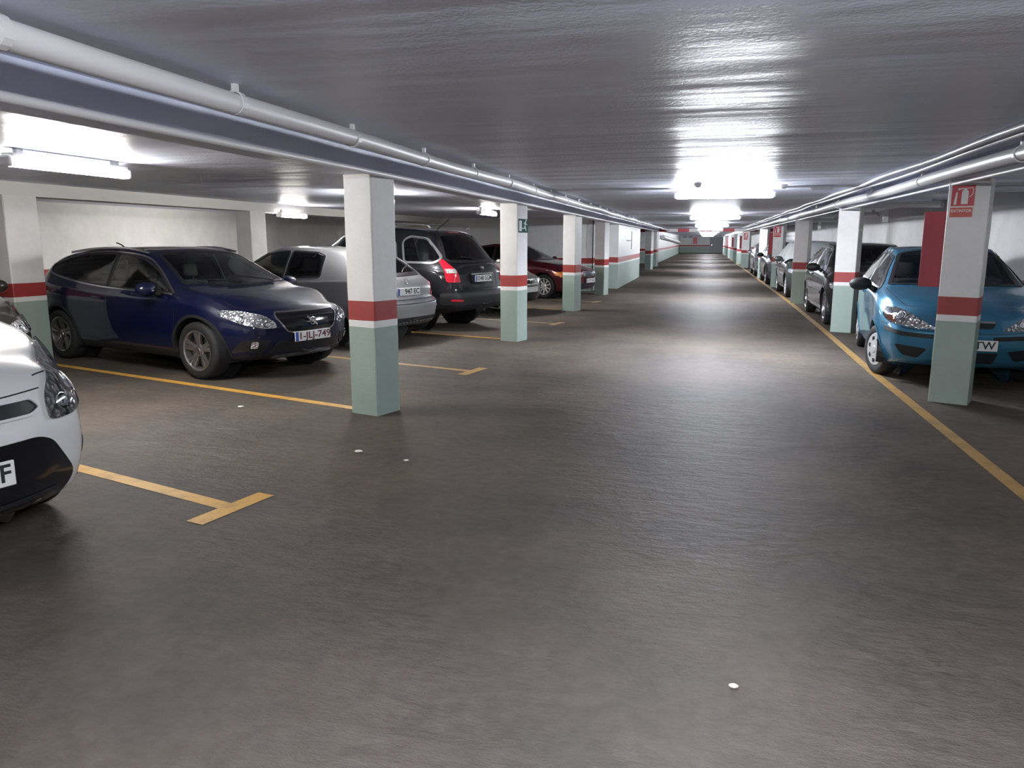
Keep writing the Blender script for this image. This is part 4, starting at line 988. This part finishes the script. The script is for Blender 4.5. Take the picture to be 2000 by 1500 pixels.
def black_suv():
    pt = paint('black_paint', (.003,.0035,.006), .0, .5)
    sp = dict(paint=pt, wb=2.71, **curves(-2.28,2.28,1.74,.92,1.08,[(-2.19,1.16),(-2.10,1.27)],[(-1.80,1.60),(-1.55,1.685),(-1.0,1.725)],(.15,1.70),(1.08,1.16),(1.55,1.11),.98,sill=.28,wroof=.64,
          belt=[(-2.28,1.02),(-1.8,1.09),(-1,1.09),(0,1.08),(1,1.05),(1.55,1.0),(2.28,.80)]),
      fprof=[(.2,-.1),(.4,0),(.6,.04),(.8,.0),(1.0,-.06),(1.2,-.1)], rprof=[(.25,-.06),(.42,.06),(.60,.08),(.70,.03),(1.0,.0),(1.3,-.02),(1.7,-.06)], cf=.2, cr=.14, flare=.012,
      wheel=(.365,.245,.225,('spoke',spokes(6,.05,.05),M['alloy'])), arch=.06,
      win=[([(.95,1.10),(.28,1.56),(.05,1.61),(-.18,1.615),(-.18,1.125)],.04),([(-.26,1.125),(-.26,1.615),(-.85,1.605),(-1.02,1.45),(-1.12,1.13)],.05),([(-1.28,1.16),(-1.16,1.50),(-1.28,1.575),(-1.62,1.535),(-1.95,1.22),(-1.85,1.15)],.06)], frame=M['satin'], fw=.022,
      ws=[(.28,.58),(.98,.74),(1.06,.4),(1.08,0)], rw=[(0,1.63),(.50,1.61),(.70,1.22),(.64,1.16),(0,1.15)], rwx=-1.5, rglass=M['glassdark'], glass=M['glasssuv'],
      mirror=(.75,.95,1.14), handles=[(-.35,1.0),(-1.12,1.02)], cabz=.18, cabx=-.02,
      clad=lambda x: .60, cladmat=M['suvclad'], lip=M['suvclad'],
      seams=[('door_seam','S',[(-.22,1.6),(-.22,.9),(-.24,.40)]),('door_seam','S',[(-1.20,1.5),(-1.24,1.05),(-1.0,.7),(-.96,.4)]),('tailgate_seam','B',[(-.72,.72),(0,.715),(.72,.72)]),('tailgate_seam','B',[(.72,.72),(.72,1.15),(.60,1.62)]),('tailgate_seam','B',[(-.72,.72),(-.72,1.15),(-.60,1.62)])])
    sp['parts'] = [
      p_panel('tail_light','B',[(.60,.83),(.80,.835),(.80,.96),(.755,1.19),(.70,1.21),(.645,1.0)],M['red'],.03,both=True),
      p_panel('reversing_lamp','B',[(.66,.98),(.78,.98),(.775,1.045),(.66,1.045)],M['clearlamp'],.01,off=.014,both=True),
      p_plate('B',0,.88,'0348 GGM'),
      p_bars('chrome_strip','B',[[(-.34,.955),(0,.958),(.34,.955)]],M['chrome'],w=.022,off=.012),
      p_emblem('B',0,1.05,.04,'oval'),
      p_panel('rear_bumper','B',[(-.86,.66),(.86,.66),(.84,.46),(-.84,.46)],M['plastic'],.04,off=.008),
      p_panel('reflector','B',[(.62,.52),(.78,.53),(.78,.56),(.62,.55)],M['red'],.008,off=.014,both=True),
      p_tube('roof_rail',[(-1.62,.56,1.70),(-1.5,.58,1.765),(-.7,.60,1.79),(.0,.60,1.775),(.12,.60,1.72)],.02,M['satin'],both=True),
      p_panel('third_brake_light','B',[(-.16,1.655),(.16,1.655),(.16,1.63),(-.16,1.63)],M['red'],.008,off=.008),
      p_tube('antenna',[(-1.55,.28,1.69),(-1.62,.28,1.74),(-1.80,.28,1.86)],.008,M['black']),
      p_tube('rear_wiper',[(-2.20,.0,1.19),(-2.15,.15,1.22),(-2.12,.40,1.24)],.009,M['black']),
      p_headlight('F',[(.42,.86),(.80,.88),(.80,1.0),(.46,.98)],[(.6,.93,.05)]),
      p_panel('grille','F',[(-.34,1.0),(.34,1.0),(.30,.85),(-.30,.85)],M['black'],.03,ring=M['chrome']),
      p_tube('exhaust_pipe',[(-2.02,-.55,.36),(-2.28,-.55,.34)],.03,M['chrome']),
    ]
    return sp

def common_hatch(pt, **kw):
    sp = dict(paint=pt, wb=2.58, **curves(-2.04,2.14,1.47,.87,.97,[(-1.96,1.06),(-1.88,1.15)],[(-1.55,1.37),(-1.1,1.44)],(.18,1.435),(1.08,1.02),(1.5,.96),.80,wroof=.59),
      fprof=FP, rprof=RP, cf=.26, cr=.14,
      wheel=(.315,.205,.205,('spoke',spokes(5,.06,.06),M['alloy'])),
      win=[([(.95,.955),(.28,1.33),(-.02,1.375),(-.22,1.38),(-.22,.985)],.03),([(-.28,.99),(-.28,1.38),(-.85,1.365),(-1.10,1.30),(-1.22,1.02)],.04),([(-1.28,1.04),(-1.18,1.27),(-1.30,1.29),(-1.60,1.12),(-1.55,1.06)],.03)], fw=.012,
      ws=[(.29,.55),(.98,.70),(1.06,.36),(1.08,0)], rw=[(0,1.37),(.44,1.355),(.58,1.12),(.52,1.085),(0,1.08)], rwx=-1.3,
      mirror=(.76,.89,1.02), handles=[(-.38,.86),(-1.16,.88)],
      seams=[('door_seam','S',[(-.25,1.38),(-.26,.7),(-.30,.30)]),('door_seam','S',[(.98,.93),(.99,.6),(.92,.30)]),('door_seam','S',[(-1.26,1.0),(-1.12,.72),(-.96,.45),(-.95,.30)]),
             ('bonnet_seam','T',[(1.06,.74),(1.5,.72),(1.85,.6)]),('bonnet_seam','T',[(1.06,-.74),(1.5,-.72),(1.85,-.6)]),('bumper_seam','F',[(-.80,.62),(-.4,.575),(0,.57),(.4,.575),(.80,.62)])])
    sp['parts'] = [
      p_headlight('F',[(.40,.62),(.62,.62),(.80,.68),(.81,.77),(.62,.765),(.44,.71)],[(.70,.70,.05),(.56,.67,.04)],r=.03),
      p_panel('grille','F',[(-.36,.70),(.36,.70),(.33,.61),(-.33,.61)],M['black'],.02,ring=M['chrome'],rw=.012),
      p_panel('lower_grille','F',[(-.40,.44),(.40,.44),(.46,.31),(-.46,.31)],M['black'],.03),
      p_panel('fog_lamp_recess','F',[(.52,.43),(.74,.45),(.74,.34),(.55,.32)],M['black'],.02,both=True),
      p_plate('F',0,.50,kw.get('plate','')), p_emblem('F',0,.655,.05,'ring'),
      p_panel('tail_light','B',[(.56,.76),(.80,.78),(.82,.95),(.70,1.0),(.58,.97)],M['red'],.03,both=True),
      p_tube('wiper',[(1.06,.45,1.05),(1.0,0.1,1.10),(.93,-.12,1.13)],.008,M['black']),
    ]
    sp.update({k:v for k,v in kw.items() if k not in ('plate','extra')})
    sp['parts'] = sp['parts']+kw.get('extra',[])
    return sp
def dark_grey_hatch():
    pt = paint('dark_grey_paint', (.020,.018,.018), .0, .45)
    return common_hatch(pt, frame=M['trimchrome'], mmat=M['plastic'], extra=[
      p_bars('side_moulding','L',[[(-.95,.56),(0,.55),(.9,.56)]],pt,w=.05,off=.012), p_bars('side_moulding','R',[[(-.95,.56),(0,.55),(.9,.56)]],pt,w=.05,off=.012),
      p_bars('sill_strip','R',[[(-.9,.30),(0,.29),(.9,.30)]],M['satin'],w=.02,off=.01)])
def grey_hatch():
    sp = common_hatch(paint('warm_grey_paint', (.20,.195,.185), .5, .34))
    sp['parts'][0] = p_headlight('F',[(.52,.56),(.74,.56),(.83,.66),(.82,.80),(.70,.80),(.56,.68)],[(.72,.72,.055),(.70,.62,.045)],r=.03,backing=M['lampdark'])
    sp['parts'].append(p_panel('dark_bumper','F',[(-.80,.40),(.80,.40),(.78,.25),(-.78,.25)],M['plastic'],.03))
    return sp
def dark_hatch():
    return common_hatch(paint('charcoal_paint', (.035,.032,.03), .5, .3), cabin=True)
def silver_far_hatch():
    return common_hatch(paint('light_silver_paint', (.52,.53,.53), .5, .3))
def black_far_hatch():
    return common_hatch(paint('black_blue_paint', (.008,.009,.013), .2, .3))
def covered_hatch():
    return common_hatch(paint('grey_green_paint', (.03,.035,.032), .0, .45), wheel=(.315,.205,.205,('spoke',spokes(8,.05,.05),M['alloybright'])))

def burgundy_sedan():
    pt = paint('burgundy_paint', (.075,.006,.014), .3, .28)
    sp = dict(paint=pt, wb=2.66, **curves(-2.30,2.26,1.44,.88,.98,[(-2.15,1.03),(-1.75,1.06)],[(-1.05,1.36),(-.7,1.41)],(.02,1.41),(1.0,1.0),(1.5,.94),.78,wroof=.57),
      fprof=FP, rprof=RP, cf=.26, cr=.14,
      wheel=(.32,.21,.215,('spoke',spokes(10,.04,.035),M['alloybright'])),
      win=[([(.86,.945),(.16,1.31),(-.06,1.35),(-.24,1.355),(-.24,.97)],.03),([(-.30,.975),(-.30,1.355),(-.72,1.34),(-1.15,1.10),(-1.12,1.0)],.04)],
      ws=[(.14,.53),(.90,.69),(.98,.36),(1.0,0)], rw=[(0,1.33),(.40,1.31),(.54,1.10),(.50,1.075),(0,1.07)], rwx=-.9,
      mirror=(.68,.89,1.0), handles=[(-.38,.85),(-1.1,.87)],
      seams=[('door_seam','S',[(-.27,1.35),(-.28,.7),(-.30,.30)]),('door_seam','S',[(.90,.92),(.92,.6),(.86,.30)]),('bonnet_seam','T',[(1.0,.74),(1.5,.72),(1.9,.6)]),('bonnet_seam','T',[(1.0,-.74),(1.5,-.72),(1.9,-.6)])])
    amb = [(.74,.59),(.85,.61),(.86,.71),(.75,.70)]
    sp['parts'] = [
      p_headlight('F',[(.40,.58),(.72,.585),(.73,.70),(.44,.69)],[(.63,.64,.045),(.50,.635,.04)],r=.03),
      p_panel('corner_lamp','F',amb,M['amber'],.015,off=.008,both=True), p_panel('side_marker','S',[(1.80,.57),(2.0,.57),(2.0,.705),(1.82,.71)],M['amber'],.015,off=.006,both=True),
      p_panel('grille','F',[(-.36,.70),(.36,.70),(.34,.57),(-.34,.57)],M['black'],.02,ring=M['chrome'],rw=.012),
      p_panel('lower_grille','F',[(-.66,.42),(.66,.42),(.60,.30),(-.60,.30)],M['black'],.03),
      p_panel('fog_lamp','F',[(.56,.41),(.68,.42),(.68,.36),(.56,.35)],M['clearlamp'],.02,off=.014,both=True),
      p_plate('F',0,.47,'5139 DNZ'),
      p_panel('tail_light','B',[(.56,.76),(.80,.78),(.82,.93),(.58,.95)],M['red'],.03,both=True),
    ]
    return sp

def white_hatch():
    pt = paint('white_paint', (.62,.63,.63), .05, .3)
    sp = dict(paint=pt, wb=2.64, **curves(-2.05,2.17,1.56,.90,1.0,[(-1.97,1.10),(-1.88,1.2)],[(-1.6,1.42),(-1.1,1.53)],(.15,1.52),(1.22,1.06),(1.6,.985),.86,wroof=.60,sill=.18,
          wl=[(-2.05,.74),(-1.75,.85),(-1.3,.90),(0,.90),(1.3,.91),(1.75,.87),(2.17,.74)]),
      fprof=[(.17,-.10),(.28,.0),(.40,.04),(.55,.045),(.68,.02),(.80,-.04),(.95,-.12)], rprof=RP, cf=.34, cr=.14, rnd=.05,
      wheel=(.32,.215,.215,('spoke',spokes(5,.06,.06),M['alloy'])),
      win=[([(1.0,1.0),(.28,1.41),(-.02,1.45),(-.22,1.455),(-.22,1.02)],.03),([(-.28,1.025),(-.28,1.455),(-.9,1.435),(-1.2,1.34),(-1.4,1.06)],.04)],
      ws=[(.27,.55),(1.10,.74),(1.20,.36),(1.22,0)], rw=[(0,1.45),(.44,1.43),(.58,1.16),(.52,1.12),(0,1.11)], rwx=-1.3,
      mirror=(.48,.93,1.06), handles=[(-.38,.90),(-1.16,.92)],
      seams=[('door_seam','S',[(1.0,.96),(1.0,.6),(.94,.30)]),('bonnet_seam','T',[(1.2,.78),(1.6,.75),(1.9,.66),(2.02,.50)]),('bonnet_seam','T',[(1.2,-.78),(1.6,-.75),(1.9,-.66),(2.02,-.50)]),('bonnet_front_seam','F',[(-.50,.765),(0,.75),(.50,.765)])])
    head = [(.50,.615),(.66,.62),(.80,.70),(.87,.83),(.85,.925),(.74,.925),(.59,.82),(.50,.72)]
    sp['parts'] = [
      p_headlight('F',head,[(.69,.75,.062),(.78,.85,.045),(.60,.685,.042)],r=.04),
      p_panel('upper_grille','F',[(-.42,.73),(.42,.73),(.46,.69),(.40,.665),(-.40,.665),(-.46,.69)],M['black'],.02,ring=pt,rw=.008),
      p_emblem('F',0,.70,.045,'oval'),
      p_panel('lower_grille','F',[(-.42,.565),(.42,.565),(.50,.535),(.64,.34),(.56,.25),(.40,.215),(-.40,.215),(-.56,.25),(-.64,.34),(-.50,.535)],M['gloss'],.05),
      p_panel('fog_lamp_recess','F',[(.74,.48),(.80,.50),(.82,.40),(.78,.34),(.74,.38)],M['black'],.02,both=True),
      p_plate('F',0,.45,'F',right=True),
      p_bars('air_intake_bar','F',[[(-.52,.30),(0,.29),(.52,.30)]],M['plastic'],w=.02,off=.012),
      p_panel('tail_light','B',[(.56,.80),(.80,.82),(.82,1.05),(.70,1.1),(.58,1.0)],M['red'],.03,both=True),
      p_panel('bumper_lip','F',[(-.74,.215),(.74,.225),(.72,.185),(-.72,.185)],M['plastic'],.01),
    ]
    return sp

def teal_hatch():
    pt = paint('teal_blue_paint', (.035,.175,.30), .4, .33)
    sp = dict(paint=pt, wb=2.49, **curves(-1.84,1.98,1.44,.82,.97,[(-1.77,1.06),(-1.70,1.15)],[(-1.45,1.33),(-1.0,1.42)],(.12,1.415),(1.06,1.01),(1.42,.94),.80,wroof=.55,sill=.17,
          wl=[(-1.84,.68),(-1.55,.78),(-1.1,.82),(0,.82),(1.2,.825),(1.62,.79),(1.98,.68)]),
      fprof=[(.17,-.08),(.30,.0),(.45,.04),(.56,.045),(.62,.02),(.72,-.02),(.85,-.08)], rprof=RP, cf=.28, cr=.14, rnd=.06,
      wheel=(.285,.185,.185,('cover',7,M['cover'])), arch=.05, steer=20,
      win=[([(.92,.955),(.26,1.30),(-.02,1.35),(-.20,1.355),(-.20,.985)],.03),([(-.26,.99),(-.26,1.355),(-.78,1.335),(-1.02,1.24),(-1.15,1.02)],.05)], frame=M['black'],
      ws=[(.24,.51),(.97,.67),(1.04,.34),(1.06,0)], rw=[(0,1.34),(.40,1.32),(.54,1.10),(.48,1.07),(0,1.06)], rwx=-1.2,
      mirror=(.74,.84,1.0), mmat=M['plastic'], handles=[(-.36,.86),(-1.05,.87)],
      seams=[('door_seam','S',[(-.23,1.35),(-.24,.7),(-.28,.28)]),('door_seam','S',[(.96,.93),(.98,.6),(.90,.28)]),('bonnet_seam','T',[(1.03,.70),(1.4,.66),(1.68,.54),(1.76,.40)]),('bonnet_seam','T',[(1.03,-.70),(1.4,-.66),(1.68,-.54),(1.76,-.40)]),
             ('bumper_seam','F',[(-.80,.635),(-.55,.60),(-.3,.575),(0,.57),(.3,.575),(.55,.60),(.80,.635)])])
    head = [(.28,.60),(.50,.605),(.70,.64),(.755,.70),(.74,.79),(.62,.79),(.46,.71)]
    amb = [(.66,.66),(.735,.69),(.72,.735),(.66,.71)]
    sp['parts'] = [
      p_headlight('F',head,[(.60,.72,.05),(.47,.665,.042),(.70,.735,.03)],amber=None,r=.035),
      p_panel('turn_signal','F',[(.655,.645),(.725,.675),(.715,.72),(.655,.705)],M['amberdull'],.01,off=.012,both=True),
      p_panel('grille','F',[(-.25,.70),(.25,.70),(.21,.625),(-.21,.625)],M['black'],.02),
      p_bars('grille_bar','F',[[(-.23,.685),(0,.69),(.23,.685)]],M['chrome'],w=.02,off=.016), p_emblem('F',0,.675,.045,'bolt'),
      p_panel('bumper_moulding','F',[(.22,.545),(.60,.565),(.745,.60),(.745,.56),(.60,.52),(.22,.505)],M['plastic'],.01,both=True,off=.008),
      p_panel('fog_lamp_recess','F',[(.36,.40),(.66,.43),(.58,.32),(.44,.29)],M['plastic'],.03,both=True),
      p_panel('lower_grille','F',[(-.28,.38),(.28,.38),(.24,.27),(-.24,.27)],M['black'],.02),
      p_plate('F',0,.46,'TW',right=True),
      p_panel('tail_light','B',[(.54,.76),(.72,.78),(.74,1.0),(.62,1.1),(.56,.97)],M['red'],.03,both=True),
      p_tube('wiper',[(1.05,.42,1.035),(.99,0.1,1.085),(.93,-.12,1.11)],.008,M['black']),
    ]
    return sp

# ------------------------------------------------------------------ parked cars
def park(fn, name, x, y, deg, label, sc=1.0, z=0):
    c = Car(name, fn()); dress(c); c.root.location = (x,y,z); c.root.rotation_euler = (0,0,R_(deg)); c.root.scale = sc if isinstance(sc,tuple) else (sc,sc,sc)
    tag(c.root, label, 'car'); return c
park(blue_crossover,'crossover_car',-6.40,8.54,-19,'dark blue crossover with chrome window trim, nose towards the aisle',(1.065,1.0,.985))
park(white_hatch,'hatchback_car',-5.21,3.01,-14.5,'white hatchback with large dark lower grille beside the T-shaped line',(1,1,1.055))
park(dark_hatch,'hatchback_car',-8.50,6.08,-17,'charcoal hatchback parked deep behind the white one')
park(silver_hatch,'hatchback_car',-6.14,11.20,163,'silver hatchback with its tail towards the aisle, next to blue crossover')
park(black_suv,'off_roader_car',-5.86,13.40,163,'black off-roader with roof rails and red tail lamps facing the aisle')
park(grey_hatch,'hatchback_car',-5.60,16.52,-17,'warm grey hatchback nose peeking past the exit sign column')
park(burgundy_sedan,'saloon_car',-5.14,21.25,-17,'burgundy saloon with bright multi-spoke wheels and amber corner lamps')
park(teal_hatch,'hatchback_car',2.85,10.65,-96,'teal blue hatchback behind the column with the red board')
park(dark_grey_hatch,'hatchback_car',2.99,16.35,-90,'glossy dark grey hatchback parked second along the yellow line')
cc = park(covered_hatch,'hatchback_car',2.99,23.5,-90,'grey-green hatchback under a pale cloth cover')
park(black_far_hatch,'hatchback_car',2.95,30.2,-90,'black hatchback parked past the covered car')
park(silver_far_hatch,'hatchback_car',2.95,37.0,-90,'pale silver hatchback, furthest car along the yellow line')
# cloth cover over the upper part of one car
def cloth_cover():
    t = Car('cover_form', common_hatch(M['covercloth'])); bm = t.bm
    rnd = random.Random(5)
    dele = [f for f in bm.faces if f.calc_center_median().z < .90+.05*math.sin(f.calc_center_median().x*6)+.10*smoothstep(.4,1.6,f.calc_center_median().x)]
    bmesh.ops.delete(bm, geom=dele, context='FACES'); bm.normal_update()
    nn = {v: v.normal.copy() for v in bm.verts}
    for v,n in nn.items():
        k = .032+.008*math.sin(v.co.x*9+v.co.y*5)
        if v.co.z < 1.0 and abs(v.co.y) > .5: k += (1.0-v.co.z)*.12
        v.co += n*k
    bpy.data.objects.remove(t.root); t.full.free()
    o = obj('car_cover', bm, M['covercloth'], None, smooth=True); o.location = (2.99,23.5,0); o.rotation_euler = (0,0,R_(-90))
    tag(o,'pale grey cloth cover draped over a parked hatchback','cover')
cloth_cover()
